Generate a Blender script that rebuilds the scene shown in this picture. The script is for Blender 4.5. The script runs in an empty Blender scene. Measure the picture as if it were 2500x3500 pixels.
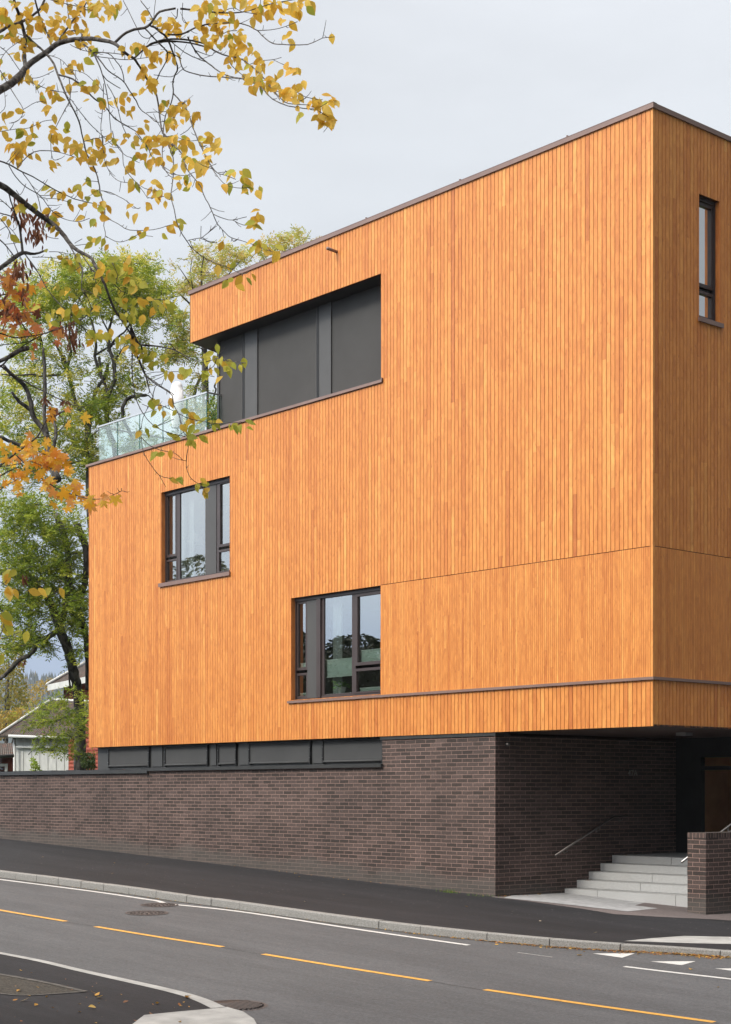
import bpy, bmesh, math, random
from mathutils import Vector, Matrix, noise
random.seed(7)
R = math.radians
scn = bpy.context.scene
COL = scn.collection

# ---------------------------------------------------------------- camera
F = 5494.0; HY = 2703.0; EYE = 2.0          # focal length / horizon of the 2500 px wide picture, eye height
cam = bpy.data.cameras.new('camera'); co = bpy.data.objects.new('camera', cam); COL.objects.link(co)
co.location = (0, 0, EYE); co.rotation_euler = (R(90), 0, 0)
cam.sensor_fit = 'HORIZONTAL'; cam.sensor_width = 36; cam.lens = 36*F/2500
cam.shift_y = (HY-1750)/2500; cam.clip_end = 6000; cam.clip_start = .1
scn.camera = co
# ---------------------------------------------------------------- sky, sun, exposure
SUN_EL = R(38); SUN_DIR = Vector((-.80*math.cos(SUN_EL), -.60*math.cos(SUN_EL), math.sin(SUN_EL))).normalized()
w = bpy.data.worlds.new('World'); scn.world = w; w.use_nodes = True
nt = w.node_tree; nt.nodes.clear()
def nn(nt, typ, **kw):
    n = nt.nodes.new(typ)
    for k, v in kw.items():
        if k[0] == '_': setattr(n, k[1:], v)
        else: n.inputs[k.replace('__', ' ')].default_value = v
    return n
out = nn(nt, 'ShaderNodeOutputWorld'); bg = nn(nt, 'ShaderNodeBackground', Strength=.1)
sky = nn(nt, 'ShaderNodeTexSky', _sky_type='NISHITA', _sun_disc=False, _sun_elevation=SUN_EL,
         _sun_rotation=math.atan2(SUN_DIR.x, SUN_DIR.y))
tc = nn(nt, 'ShaderNodeTexCoord')
nrm = nn(nt, 'ShaderNodeVectorMath', _operation='NORMALIZE'); nt.links.new(tc.outputs['Generated'], nrm.inputs[0])
sep = nn(nt, 'ShaderNodeSeparateXYZ'); nt.links.new(nrm.outputs[0], sep.inputs[0])
ramp = nn(nt, 'ShaderNodeValToRGB'); nt.links.new(sep.outputs['Z'], ramp.inputs[0])
cr = ramp.color_ramp
cr.elements[0].position = 0; cr.elements[0].color = (.46, .60, .84, 1)
cr.elements[1].position = 1; cr.elements[1].color = (1.75, 1.62, 1.5, 1)
for p, c in ((.075, (.44, .55, .75, 1)), (.13, (.64, .73, .84, 1)), (.22, (.83, .89, .96, 1)), (.34, (.91, .955, 1.01, 1)), (.46, (.94, .975, 1.03, 1)), (.6, (1.1, 1.08, 1.06, 1))):
    e = cr.elements.new(p); e.color = c
mp = nn(nt, 'ShaderNodeMapping'); mp.inputs['Scale'].default_value = (1, 1, 3.4); nt.links.new(nrm.outputs[0], mp.inputs[0])
nz = nn(nt, 'ShaderNodeTexNoise', Scale=2.6, Detail=5, Roughness=.55); nt.links.new(mp.outputs[0], nz.inputs['Vector'])
mr = nn(nt, 'ShaderNodeMapRange'); nt.links.new(nz.outputs['Fac'], mr.inputs[0])
mr.inputs[1].default_value = .3; mr.inputs[2].default_value = .72; mr.inputs[3].default_value = .88; mr.inputs[4].default_value = 1.06
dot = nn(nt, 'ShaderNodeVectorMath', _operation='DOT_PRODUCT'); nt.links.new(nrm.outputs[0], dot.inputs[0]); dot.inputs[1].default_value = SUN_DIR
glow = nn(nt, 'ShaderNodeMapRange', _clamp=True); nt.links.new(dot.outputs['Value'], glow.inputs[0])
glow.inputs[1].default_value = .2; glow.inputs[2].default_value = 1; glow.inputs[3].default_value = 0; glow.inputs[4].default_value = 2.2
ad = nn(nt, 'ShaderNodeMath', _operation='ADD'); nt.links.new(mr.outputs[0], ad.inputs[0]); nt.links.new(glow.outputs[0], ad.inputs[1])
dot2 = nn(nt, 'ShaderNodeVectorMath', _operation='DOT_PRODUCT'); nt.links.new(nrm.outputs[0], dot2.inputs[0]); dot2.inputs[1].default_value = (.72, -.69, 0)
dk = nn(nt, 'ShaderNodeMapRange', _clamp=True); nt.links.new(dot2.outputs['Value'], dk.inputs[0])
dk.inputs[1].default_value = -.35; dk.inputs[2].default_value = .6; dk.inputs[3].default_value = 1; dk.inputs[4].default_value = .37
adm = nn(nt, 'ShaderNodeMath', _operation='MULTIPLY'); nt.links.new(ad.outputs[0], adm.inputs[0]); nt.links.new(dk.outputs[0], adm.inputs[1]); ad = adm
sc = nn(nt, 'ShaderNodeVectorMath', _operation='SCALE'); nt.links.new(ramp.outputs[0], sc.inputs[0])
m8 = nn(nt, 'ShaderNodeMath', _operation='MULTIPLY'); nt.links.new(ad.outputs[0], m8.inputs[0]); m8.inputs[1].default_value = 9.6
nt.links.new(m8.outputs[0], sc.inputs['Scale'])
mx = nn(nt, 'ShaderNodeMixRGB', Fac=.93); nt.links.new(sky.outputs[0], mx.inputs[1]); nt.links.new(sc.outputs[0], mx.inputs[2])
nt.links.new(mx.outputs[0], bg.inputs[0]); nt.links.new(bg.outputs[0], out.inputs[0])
sl = bpy.data.lights.new('sun', 'SUN'); so = bpy.data.objects.new('sun', sl); COL.objects.link(so)
sl.energy = 2.5; sl.angle = R(14); sl.color = (1, .95, .84)
so.rotation_euler = (-SUN_DIR).to_track_quat('-Z', 'Y').to_euler()
vs = scn.view_settings; vs.view_transform = 'Standard'; vs.look = 'None'; vs.exposure = 0; vs.gamma = 1; vs.use_curve_mapping = False
scn.render.engine = 'CYCLES'
scn.cycles.max_bounces = 8; scn.cycles.transparent_max_bounces = 24

# ---------------------------------------------------------------- frames and projections
C0 = Vector((4.83, 27.0)); TA = R(131.1643636); AX = Vector((math.cos(TA), math.sin(TA))); NX = Vector((-AX.y, AX.x))
def W(t, s, z):                       # facade frame (along, outwards, up) -> world
    p = C0 + AX*t + NX*s
    return Vector((p.x, p.y, z))
def P(px, py, Y):                     # picture point at a depth
    return Vector(((px-1250)/F*Y, Y, EYE-(py-HY)/F*Y))
def fr(x, y):
    d = Vector((x, y))-C0
    return d.dot(AX), d.dot(NX)
def Gz(t, s):
    t = max(-40, min(t, 26)); s = min(s, 14)
    return -.1+.035*t+(-.02*s if s > 0 else .02*max(s, -3))
def Pz(t, s):                         # pavement surface
    return Gz(t, s)+(.024*s if s > 0 else 0)
def ground(px, py, h=0, fn=Gz):       # picture point on the road plane
    dx = (px-1250)/F; dz = -(py-HY)/F; Y = 20.0
    for _ in range(60):
        t, s = fr(dx*Y, Y)
        Y2 = (fn(t, s)+h-EYE)/dz
        Y = .5*Y+.5*Y2
    t, s = fr(dx*Y, Y)
    return t, s
def gp(t, s, h=0, fn=Gz): return W(t, s, fn(t, s)+h)

# ---------------------------------------------------------------- mesh builder
WM = {}
class MB:
    def __init__(self): self.v = []; self.f = []; self.uv = []; self.c = []; self.sm = []
    def face(self, pts, uv=None, col=(1, 1, 1), smooth=False):
        i = len(self.v); self.v += [Vector(p) for p in pts]; self.f.append(list(range(i, i+len(pts))))
        self.uv.append(uv if uv else [(p[0], p[1]) for p in pts]); self.c.append(col); self.sm.append(smooth)
    def mesh(self, verts, faces, uvs=None, col=(1, 1, 1), smooth=True):
        i = len(self.v); self.v += [Vector(p) for p in verts]
        for k, fa in enumerate(faces):
            self.f.append([i+q for q in fa]); self.c.append(col if not isinstance(col, list) else col[k]); self.sm.append(smooth)
            self.uv.append([uvs[q] for q in fa] if uvs else [(0, 0)]*len(fa))
    def box(self, t0, t1, s0, s1, z0, z1, col=(1, 1, 1), fr=W, skip='', uo=0, vo=0):
        if t0 > t1: t0, t1 = t1, t0
        if s0 > s1: s0, s1 = s1, s0
        if z0 > z1: z0, z1 = z1, z0
        def q(n, pts, uv):
            if n in skip: return
            self.face([fr(*p) for p in pts], [(a+uo, b+vo) for a, b in uv], col)
        q('f', [(t1, s1, z0), (t0, s1, z0), (t0, s1, z1), (t1, s1, z1)], [(t1, z0), (t0, z0), (t0, z1), (t1, z1)])
        q('b', [(t0, s0, z0), (t1, s0, z0), (t1, s0, z1), (t0, s0, z1)], [(t0, z0), (t1, z0), (t1, z1), (t0, z1)])
        q('r', [(t0, s1, z0), (t0, s0, z0), (t0, s0, z1), (t0, s1, z1)], [(s1, z0), (s0, z0), (s0, z1), (s1, z1)])
        q('l', [(t1, s0, z0), (t1, s1, z0), (t1, s1, z1), (t1, s0, z1)], [(s0, z0), (s1, z0), (s1, z1), (s0, z1)])
        q('u', [(t0, s0, z1), (t1, s0, z1), (t1, s1, z1), (t0, s1, z1)], [(t0, s0), (t1, s0), (t1, s1), (t0, s1)])
        q('d', [(t0, s1, z0), (t1, s1, z0), (t1, s0, z0), (t0, s0, z0)], [(t0, s1), (t1, s1), (t1, s0), (t0, s0)])
    def tube(self, pts, rad, n=6, cap=True, smooth=True, col=(1, 1, 1)):
        rings = []; L = 0; N = len(pts); V = []; U = []; Fc = []
        up = None
        for i, p in enumerate(pts):
            p = Vector(p)
            d = (Vector(pts[min(i+1, N-1)])-Vector(pts[max(i-1, 0)]))
            if d.length < 1e-9: d = Vector((0, 0, 1))
            d.normalize()
            if up is None: up = Vector((0, 0, 1)) if abs(d.z) < .9 else Vector((0, 1, 0))
            x = up.cross(d)
            if x.length < 1e-6: x = Vector((1, 0, 0)).cross(d)
            x.normalize(); y = d.cross(x); up = y
            r = rad[i] if isinstance(rad, (list, tuple)) else rad
            if i: L += (p-Vector(pts[i-1])).length
            for k in range(n):
                a = 2*math.pi*k/n
                V.append(p+x*(r*math.cos(a))+y*(r*math.sin(a))); U.append((k/n*max(r*6, .05), L))
        for i in range(N-1):
            for k in range(n):
                Fc.append([i*n+k, i*n+(k+1) % n, (i+1)*n+(k+1) % n, (i+1)*n+k])
        if cap: Fc.append(list(range(n))[::-1]); Fc.append([(N-1)*n+k for k in range(n)])
        self.mesh(V, Fc, U, col, smooth)
    def build(self, name, mat, parent=None, kind=None, label=None, cat=None, group=None):
        me = bpy.data.meshes.new(name)
        inv = WM[parent.name].inverted() if parent else Matrix()
        me.from_pydata([inv @ v for v in self.v], [], self.f)
        me.uv_layers.new(name='UVMap'); me.color_attributes.new('Col', 'FLOAT_COLOR', 'CORNER')
        uvl = me.uv_layers['UVMap'].data; cl = me.color_attributes['Col'].data
        i = 0
        for fa, uv, c in zip(self.f, self.uv, self.c):
            for k in range(len(fa)):
                uvl[i].uv = uv[k]; cl[i].color = (c[0], c[1], c[2], 1); i += 1
        me.polygons.foreach_set('use_smooth', self.sm)
        if mat: me.materials.append(mat)
        o = bpy.data.objects.new(name, me); COL.objects.link(o)
        if parent: o.parent = parent
        WM[o.name] = WM[parent.name] if parent else Matrix()
        tag(o, label, cat, group, kind)
        return o
def tag(o, label=None, cat=None, group=None, kind=None):
    if label: o['label'] = label
    if cat: o['category'] = cat
    if group: o['group'] = group
    if kind: o['kind'] = kind
def thing(name, label, cat, loc, rz=TA, group=None):
    o = bpy.data.objects.new(name, None); COL.objects.link(o); o.location = loc; o.rotation_euler = (0, 0, rz)
    o.empty_display_size = .2
    o.matrix_world = Matrix.Translation(loc) @ Matrix.Rotation(rz, 4, 'Z')
    WM[o.name] = Matrix.Translation(loc) @ Matrix.Rotation(rz, 4, 'Z')
    tag(o, label, cat, group); return o
def smooth_path(pts, step=3):
    """Catmull-Rom through (x,y,r) points"""
    o = []
    n = len(pts)
    for i in range(n-1):
        p0 = pts[max(i-1, 0)]; p1 = pts[i]; p2 = pts[i+1]; p3 = pts[min(i+2, n-1)]
        for k in range(step):
            u = k/step
            o.append(tuple(.5*((2*p1[j])+(-p0[j]+p2[j])*u+(2*p0[j]-5*p1[j]+4*p2[j]-p3[j])*u*u+(-p0[j]+3*p1[j]-3*p2[j]+p3[j])*u**3) for j in range(len(p1))))
    o.append(tuple(pts[-1])); return o

# ---------------------------------------------------------------- materials
def mat(name, color=(.5, .5, .5), rough=.6, metal=0, spec=.5):
    m = bpy.data.materials.new(name); m.use_nodes = True
    b = m.node_tree.nodes['Principled BSDF']
    b.inputs['Base Color'].default_value = (*color, 1); b.inputs['Roughness'].default_value = rough
    b.inputs['Metallic'].default_value = metal; b.inputs['Specular IOR Level'].default_value = spec
    return m, m.node_tree, b
def link(nt, a, b): nt.links.new(a, b)
def noisy(name, c1, c2, scale=8, rough=.7, bump=.1, bscale=60, metal=0, coord='Object', stretch=(1, 1, 1), spec=.5, detail=6, lo=.35, hi=.65, bdist=.01):
    m, nt, b = mat(name, c1, rough, metal, spec)
    tc = nn(nt, 'ShaderNodeTexCoord'); mp = nn(nt, 'ShaderNodeMapping'); mp.inputs['Scale'].default_value = stretch
    link(nt, tc.outputs[coord], mp.inputs[0])
    n1 = nn(nt, 'ShaderNodeTexNoise', Scale=scale, Detail=detail, Roughness=.6); link(nt, mp.outputs[0], n1.inputs['Vector'])
    r = nn(nt, 'ShaderNodeValToRGB'); r.color_ramp.elements[0].position = lo; r.color_ramp.elements[1].position = hi
    r.color_ramp.elements[0].color = (*c1, 1); r.color_ramp.elements[1].color = (*c2, 1)
    link(nt, n1.outputs['Fac'], r.inputs[0]); link(nt, r.outputs[0], b.inputs['Base Color'])
    n2 = nn(nt, 'ShaderNodeTexNoise', Scale=bscale, Detail=4); link(nt, mp.outputs[0], n2.inputs['Vector'])
    bp = nn(nt, 'ShaderNodeBump', Strength=bump, Distance=bdist); link(nt, n2.outputs['Fac'], bp.inputs['Height']); link(nt, bp.outputs[0], b.inputs['Normal'])
    return m
def wood_mat():
    m, nt, b = mat('stained_wood', rough=.5, spec=.4)
    uv = nn(nt, 'ShaderNodeUVMap'); at = nn(nt, 'ShaderNodeVertexColor', _layer_name='Col')
    sp = nn(nt, 'ShaderNodeSeparateColor'); link(nt, at.outputs[0], sp.inputs[0])
    # per-board offset so the grain never runs through a joint
    cmb = nn(nt, 'ShaderNodeCombineXYZ'); link(nt, sp.outputs[2], cmb.inputs[2])
    sc_ = nn(nt, 'ShaderNodeVectorMath', _operation='SCALE'); sc_.inputs['Scale'].default_value = 40; link(nt, cmb.outputs[0], sc_.inputs[0])
    add = nn(nt, 'ShaderNodeVectorMath', _operation='ADD'); link(nt, uv.outputs[0], add.inputs[0]); link(nt, sc_.outputs[0], add.inputs[1])
    mp = nn(nt, 'ShaderNodeMapping'); mp.inputs['Scale'].default_value = (4, 1.5, 1); link(nt, add.outputs[0], mp.inputs[0])
    blot = nn(nt, 'ShaderNodeTexNoise', Scale=2.2, Detail=5, Roughness=.62, Distortion=.6); link(nt, mp.outputs[0], blot.inputs['Vector'])
    mp2 = nn(nt, 'ShaderNodeMapping'); mp2.inputs['Scale'].default_value = (60, 2.2, 1); link(nt, add.outputs[0], mp2.inputs[0])
    gr = nn(nt, 'ShaderNodeTexNoise', Scale=2.0, Detail=4, Roughness=.6, Distortion=.8); link(nt, mp2.outputs[0], gr.inputs['Vector'])
    mp3 = nn(nt, 'ShaderNodeMapping'); mp3.inputs['Scale'].default_value = (9, 4.5, 1); link(nt, add.outputs[0], mp3.inputs[0])
    kn = nn(nt, 'ShaderNodeTexVoronoi', Scale=1.0, Randomness=1); link(nt, mp3.outputs[0], kn.inputs['Vector'])
    base = nn(nt, 'ShaderNodeValToRGB'); link(nt, sp.outputs[0], base.inputs[0])
    e = base.color_ramp.elements; e[0].position = 0; e[0].color = (.45, .132, .034, 1); e[1].position = 1; e[1].color = (.82, .395, .105, 1)
    for p, c in ((.3, (.63, .222, .050, 1)), (.62, (.73, .288, .068, 1))): q = base.color_ramp.elements.new(p); q.color = c
    b1 = nn(nt, 'ShaderNodeMapRange'); link(nt, blot.outputs['Fac'], b1.inputs[0]); b1.inputs[1].default_value = .36; b1.inputs[2].default_value = .66; b1.inputs[3].default_value = .82; b1.inputs[4].default_value = 1.05
    g1 = nn(nt, 'ShaderNodeMapRange'); link(nt, gr.outputs['Fac'], g1.inputs[0]); g1.inputs[1].default_value = .3; g1.inputs[2].default_value = .7; g1.inputs[3].default_value = .93; g1.inputs[4].default_value = 1.05
    k1 = nn(nt, 'ShaderNodeMapRange'); link(nt, kn.outputs['Distance'], k1.inputs[0]); k1.inputs[1].default_value = .03; k1.inputs[2].default_value = .17; k1.inputs[3].default_value = .74; k1.inputs[4].default_value = 1
    mu = nn(nt, 'ShaderNodeMath', _operation='MULTIPLY'); link(nt, b1.outputs[0], mu.inputs[0]); link(nt, g1.outputs[0], mu.inputs[1])
    mu2 = nn(nt, 'ShaderNodeMath', _operation='MULTIPLY'); link(nt, mu.outputs[0], mu2.inputs[0]); link(nt, k1.outputs[0], mu2.inputs[1])
    # darkening shifts toward red: multiply colour by (f, f^1.4, f^1.8)
    def pw(x):
        p = nn(nt, 'ShaderNodeMath', _operation='POWER'); link(nt, mu2.outputs[0], p.inputs[0]); p.inputs[1].default_value = x; return p
    cc = nn(nt, 'ShaderNodeCombineColor'); link(nt, mu2.outputs[0], cc.inputs[0]); link(nt, pw(1.5).outputs[0], cc.inputs[1]); link(nt, pw(1.7).outputs[0], cc.inputs[2])
    mm = nn(nt, 'ShaderNodeMixRGB', Fac=1, _blend_type='MULTIPLY'); link(nt, base.outputs[0], mm.inputs[1]); link(nt, cc.outputs[0], mm.inputs[2])
    link(nt, mm.outputs[0], b.inputs['Base Color'])
    bp = nn(nt, 'ShaderNodeBump', Strength=.12, Distance=.004); link(nt, gr.outputs['Fac'], bp.inputs['Height']); link(nt, bp.outputs[0], b.inputs['Normal'])
    return m
def brick_mat(name='dark_brick', rot=False, bw=.288, rh=.0768, off=.5):
    m, nt, b = mat(name, rough=.72, spec=.45)
    uv = nn(nt, 'ShaderNodeUVMap')
    dn = nn(nt, 'ShaderNodeTexNoise', Scale=3.5, Detail=2); link(nt, uv.outputs[0], dn.inputs['Vector'])
    ds = nn(nt, 'ShaderNodeVectorMath', _operation='SCALE'); ds.inputs['Scale'].default_value = .012
    sb = nn(nt, 'ShaderNodeVectorMath', _operation='SUBTRACT'); link(nt, dn.outputs['Color'], sb.inputs[0]); sb.inputs[1].default_value = (.5, .5, .5)
    link(nt, sb.outputs[0], ds.inputs[0])
    av = nn(nt, 'ShaderNodeVectorMath', _operation='ADD'); link(nt, uv.outputs[0], av.inputs[0]); link(nt, ds.outputs[0], av.inputs[1])
    br = nn(nt, 'ShaderNodeTexBrick', _offset=off, _squash=.5 if False else 1.0, _squash_frequency=3, _offset_frequency=2)
    link(nt, av.outputs[0], br.inputs['Vector'])
    for k, v in (('Scale', 1), ('Mortar Size', .0062), ('Mortar Smooth', .25), ('Bias', -.1), ('Brick Width', bw), ('Row Height', rh)): br.inputs[k].default_value = v
    br.inputs['Color1'].default_value = (.036, .025, .021, 1); br.inputs['Color2'].default_value = (.092, .063, .055, 1); br.inputs['Mortar'].default_value = (.26, .165, .138, 1)
    n1 = nn(nt, 'ShaderNodeTexNoise', Scale=22, Detail=5, Roughness=.7); mp = nn(nt, 'ShaderNodeMapping'); mp.inputs['Scale'].default_value = (2.2, .8, 1)
    link(nt, uv.outputs[0], mp.inputs[0]); link(nt, mp.outputs[0], n1.inputs['Vector'])
    r1 = nn(nt, 'ShaderNodeMapRange'); link(nt, n1.outputs['Fac'], r1.inputs[0]); r1.inputs[1].default_value = .3; r1.inputs[2].default_value = .7; r1.inputs[3].default_value = .62; r1.inputs[4].default_value = 1.45
    n2 = nn(nt, 'ShaderNodeTexNoise', Scale=.9, Detail=4); link(nt, uv.outputs[0], n2.inputs['Vector'])
    r2 = nn(nt, 'ShaderNodeMapRange'); link(nt, n2.outputs['Fac'], r2.inputs[0]); r2.inputs[1].default_value = .3; r2.inputs[2].default_value = .7; r2.inputs[3].default_value = .8; r2.inputs[4].default_value = 1.25
    mu = nn(nt, 'ShaderNodeMath', _operation='MULTIPLY'); link(nt, r1.outputs[0], mu.inputs[0]); link(nt, r2.outputs[0], mu.inputs[1])
    v = nn(nt, 'ShaderNodeVectorMath', _operation='SCALE'); link(nt, br.outputs['Color'], v.inputs[0]); link(nt, mu.outputs[0], v.inputs['Scale'])
    n3 = nn(nt, 'ShaderNodeTexNoise', Scale=5, Detail=8, Roughness=.75); link(nt, mp.outputs[0], n3.inputs['Vector'])
    r3 = nn(nt, 'ShaderNodeMapRange'); link(nt, n3.outputs['Fac'], r3.inputs[0]); r3.inputs[1].default_value = .60; r3.inputs[2].default_value = .78; r3.inputs[3].default_value = 0; r3.inputs[4].default_value = .5
    bl = nn(nt, 'ShaderNodeMixRGB'); link(nt, r3.outputs[0], bl.inputs[0]); link(nt, v.outputs[0], bl.inputs[1]); bl.inputs[2].default_value = (.26, .23, .215, 1)
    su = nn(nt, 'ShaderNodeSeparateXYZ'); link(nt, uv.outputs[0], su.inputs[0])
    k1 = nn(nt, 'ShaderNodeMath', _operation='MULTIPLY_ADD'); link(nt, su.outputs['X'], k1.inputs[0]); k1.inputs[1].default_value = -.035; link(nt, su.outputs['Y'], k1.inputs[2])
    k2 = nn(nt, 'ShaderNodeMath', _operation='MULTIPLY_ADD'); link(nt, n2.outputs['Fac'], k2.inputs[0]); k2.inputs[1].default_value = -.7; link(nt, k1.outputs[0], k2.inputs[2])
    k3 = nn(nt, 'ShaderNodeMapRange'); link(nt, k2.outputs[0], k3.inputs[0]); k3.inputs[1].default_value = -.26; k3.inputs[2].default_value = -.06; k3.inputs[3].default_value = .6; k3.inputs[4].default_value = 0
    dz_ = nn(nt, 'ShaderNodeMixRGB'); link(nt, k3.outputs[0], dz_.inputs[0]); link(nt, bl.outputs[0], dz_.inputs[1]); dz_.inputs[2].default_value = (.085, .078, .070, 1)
    link(nt, dz_.outputs[0], b.inputs['Base Color'])
    iv = nn(nt, 'ShaderNodeMath', _operation='SUBTRACT'); iv.inputs[0].default_value = 1; link(nt, br.outputs['Fac'], iv.inputs[1])
    a2 = nn(nt, 'ShaderNodeMath', _operation='MULTIPLY_ADD'); link(nt, n1.outputs['Fac'], a2.inputs[0]); a2.inputs[1].default_value = .35; link(nt, iv.outputs[0], a2.inputs[2])
    bp = nn(nt, 'ShaderNodeBump', Strength=.8, Distance=.008); link(nt, a2.outputs[0], bp.inputs['Height']); link(nt, bp.outputs[0], b.inputs['Normal'])
    return m
def asphalt(name, c, c2, patch=.25, spec=.4):
    m, nt, b = mat(name, c, .82, 0, spec)
    tc = nn(nt, 'ShaderNodeTexCoord')
    n1 = nn(nt, 'ShaderNodeTexNoise', Scale=26, Detail=6, Roughness=.85); link(nt, tc.outputs['Object'], n1.inputs['Vector'])
    mp = nn(nt, 'ShaderNodeMapping', _vector_type='TEXTURE'); mp.inputs['Rotation'].default_value = (0, 0, TA); mp.inputs['Scale'].default_value = (5, .7, 1); link(nt, tc.outputs['Object'], mp.inputs[0])
    n2 = nn(nt, 'ShaderNodeTexNoise', Scale=.8, Detail=6, Roughness=.6, Distortion=.5); link(nt, mp.outputs[0], n2.inputs['Vector'])
    v = nn(nt, 'ShaderNodeTexVoronoi', Scale=120); link(nt, tc.outputs['Object'], v.inputs['Vector'])
    r1 = nn(nt, 'ShaderNodeMapRange'); link(nt, n1.outputs['Fac'], r1.inputs[0]); r1.inputs[1].default_value = .3; r1.inputs[2].default_value = .7; r1.inputs[3].default_value = .55; r1.inputs[4].default_value = 1.5
    r2 = nn(nt, 'ShaderNodeMapRange'); link(nt, n2.outputs['Fac'], r2.inputs[0]); r2.inputs[1].default_value = .36; r2.inputs[2].default_value = .64; r2.inputs[3].default_value = 1-patch; r2.inputs[4].default_value = 1+patch
    n4 = nn(nt, 'ShaderNodeTexNoise', Scale=7, Detail=6, Roughness=.8); link(nt, mp.outputs[0], n4.inputs['Vector'])
    r4 = nn(nt, 'ShaderNodeMapRange'); link(nt, n4.outputs['Fac'], r4.inputs[0]); r4.inputs[1].default_value = .35; r4.inputs[2].default_value = .65; r4.inputs[3].default_value = 1-patch*.8; r4.inputs[4].default_value = 1+patch*.8
    m4 = nn(nt, 'ShaderNodeMath', _operation='MULTIPLY'); link(nt, r2.outputs[0], m4.inputs[0]); link(nt, r4.outputs[0], m4.inputs[1]); r2 = m4
    r3 = nn(nt, 'ShaderNodeMapRange'); link(nt, v.outputs['Color'], r3.inputs[0]); r3.inputs[1].default_value = .8; r3.inputs[2].default_value = 1; r3.inputs[3].default_value = 1; r3.inputs[4].default_value = 1.5
    a = nn(nt, 'ShaderNodeMath', _operation='MULTIPLY'); link(nt, r1.outputs[0], a.inputs[0]); link(nt, r2.outputs[0], a.inputs[1])
    a3 = nn(nt, 'ShaderNodeMath', _operation='MULTIPLY'); link(nt, a.outputs[0], a3.inputs[0]); link(nt, r3.outputs[0], a3.inputs[1])
    s_ = nn(nt, 'ShaderNodeVectorMath', _operation='SCALE'); s_.inputs[0].default_value = c; link(nt, a3.outputs[0], s_.inputs['Scale']); link(nt, s_.outputs[0], b.inputs['Base Color'])
    bp = nn(nt, 'ShaderNodeBump', Strength=.35, Distance=.006); link(nt, v.outputs['Distance'], bp.inputs['Height']); link(nt, bp.outputs[0], b.inputs['Normal'])
    return m
def leaf_mat(name, spots=.5, trans=.45):
    m, nt, b = mat(name, rough=.55, spec=.35)
    at = nn(nt, 'ShaderNodeVertexColor', _layer_name='Col'); uv = nn(nt, 'ShaderNodeUVMap')
    n1 = nn(nt, 'ShaderNodeTexNoise', Scale=3.2, Detail=4, Roughness=.7); link(nt, uv.outputs[0], n1.inputs['Vector'])
    r = nn(nt, 'ShaderNodeMapRange'); link(nt, n1.outputs['Fac'], r.inputs[0]); r.inputs[1].default_value = .60; r.inputs[2].default_value = .70; r.inputs[3].default_value = 0; r.inputs[4].default_value = spots
    mx = nn(nt, 'ShaderNodeMixRGB'); link(nt, r.outputs[0], mx.inputs[0]); link(nt, at.outputs[0], mx.inputs[1]); mx.inputs[2].default_value = (.12, .045, .015, 1)
    link(nt, mx.outputs[0], b.inputs['Base Color'])
    tr = nn(nt, 'ShaderNodeBsdfTranslucent'); link(nt, mx.outputs[0], tr.inputs[0])
    ms = nn(nt, 'ShaderNodeMixShader', Fac=trans); link(nt, b.outputs[0], ms.inputs[1]); link(nt, tr.outputs[0], ms.inputs[2])
    link(nt, ms.outputs[0], nt.nodes['Material Output'].inputs[0])
    return m
def glass_mat(name, refl=.5, tint=(.8, .9, .88), base=.12):
    m = bpy.data.materials.new(name); m.use_nodes = True; nt = m.node_tree; nt.nodes.clear()
    o = nn(nt, 'ShaderNodeOutputMaterial'); t = nn(nt, 'ShaderNodeBsdfTransparent'); t.inputs[0].default_value = (*tint, 1)
    g = nn(nt, 'ShaderNodeBsdfGlossy', Roughness=.0); g.inputs[0].default_value = (.96, .97, .95, 1)
    lw = nn(nt, 'ShaderNodeFresnel', IOR=1.5)
    a = nn(nt, 'ShaderNodeMath', _operation='MULTIPLY_ADD', _use_clamp=True); link(nt, lw.outputs[0], a.inputs[0]); a.inputs[1].default_value = refl; a.inputs[2].default_value = base
    tcn = nn(nt, 'ShaderNodeTexCoord'); n1 = nn(nt, 'ShaderNodeTexNoise', Scale=1.3, Detail=1); link(nt, tcn.outputs['Object'], n1.inputs['Vector'])
    bp = nn(nt, 'ShaderNodeBump', Strength=.03, Distance=.004); link(nt, n1.outputs['Fac'], bp.inputs['Height']); link(nt, bp.outputs[0], g.inputs['Normal'])
    ms = nn(nt, 'ShaderNodeMixShader'); link(nt, a.outputs[0], ms.inputs[0]); link(nt, t.outputs[0], ms.inputs[1]); link(nt, g.outputs[0], ms.inputs[2])
    link(nt, ms.outputs[0], o.inputs[0]); return m
M = {}
M['wood'] = wood_mat()
M['wood_back'] = noisy('groove_wood', (.055, .018, .007), (.085, .027, .010), 6)
M['brick'] = brick_mat()
M['brick_soldier'] = brick_mat('soldier_brick', bw=.0755, rh=.235, off=0)
M['cap'] = noisy('brown_sheet_metal', (.20, .125, .105), (.235, .15, .125), 1.5, .42, .02, 20)
M['frame'] = noisy('brown_black_frame', (.050, .036, .036), (.062, .045, .044), 3, .4, .02, 60)
M['gutter'] = noisy('dark_grey_metal', (.030, .030, .030), (.042, .042, .042), 3, .4, .03, 30)
M['panel'] = noisy('grey_panel', (.066, .064, .063), (.075, .073, .072), 2, .5, .02, 80)
M['screen'] = noisy('grey_screen_fabric', (.054, .052, .051), (.063, .061, .060), 1.2, .85, .12, 400)
M['band'] = noisy('charcoal_panel', (.048, .049, .050), (.058, .059, .060), 1.5, .5, .02, 60)
M['bandscreen'] = noisy('charcoal_screen', (.048, .049, .051), (.057, .058, .060), 1.5, .8, .1, 300)
M['black'] = noisy('black_metal', (.012, .012, .013), (.02, .02, .021), 3, .45)
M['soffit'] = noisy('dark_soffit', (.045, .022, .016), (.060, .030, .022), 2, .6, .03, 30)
M['glass'] = glass_mat('window_glass', 1.6, (.84, .92, .88), .33)
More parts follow.
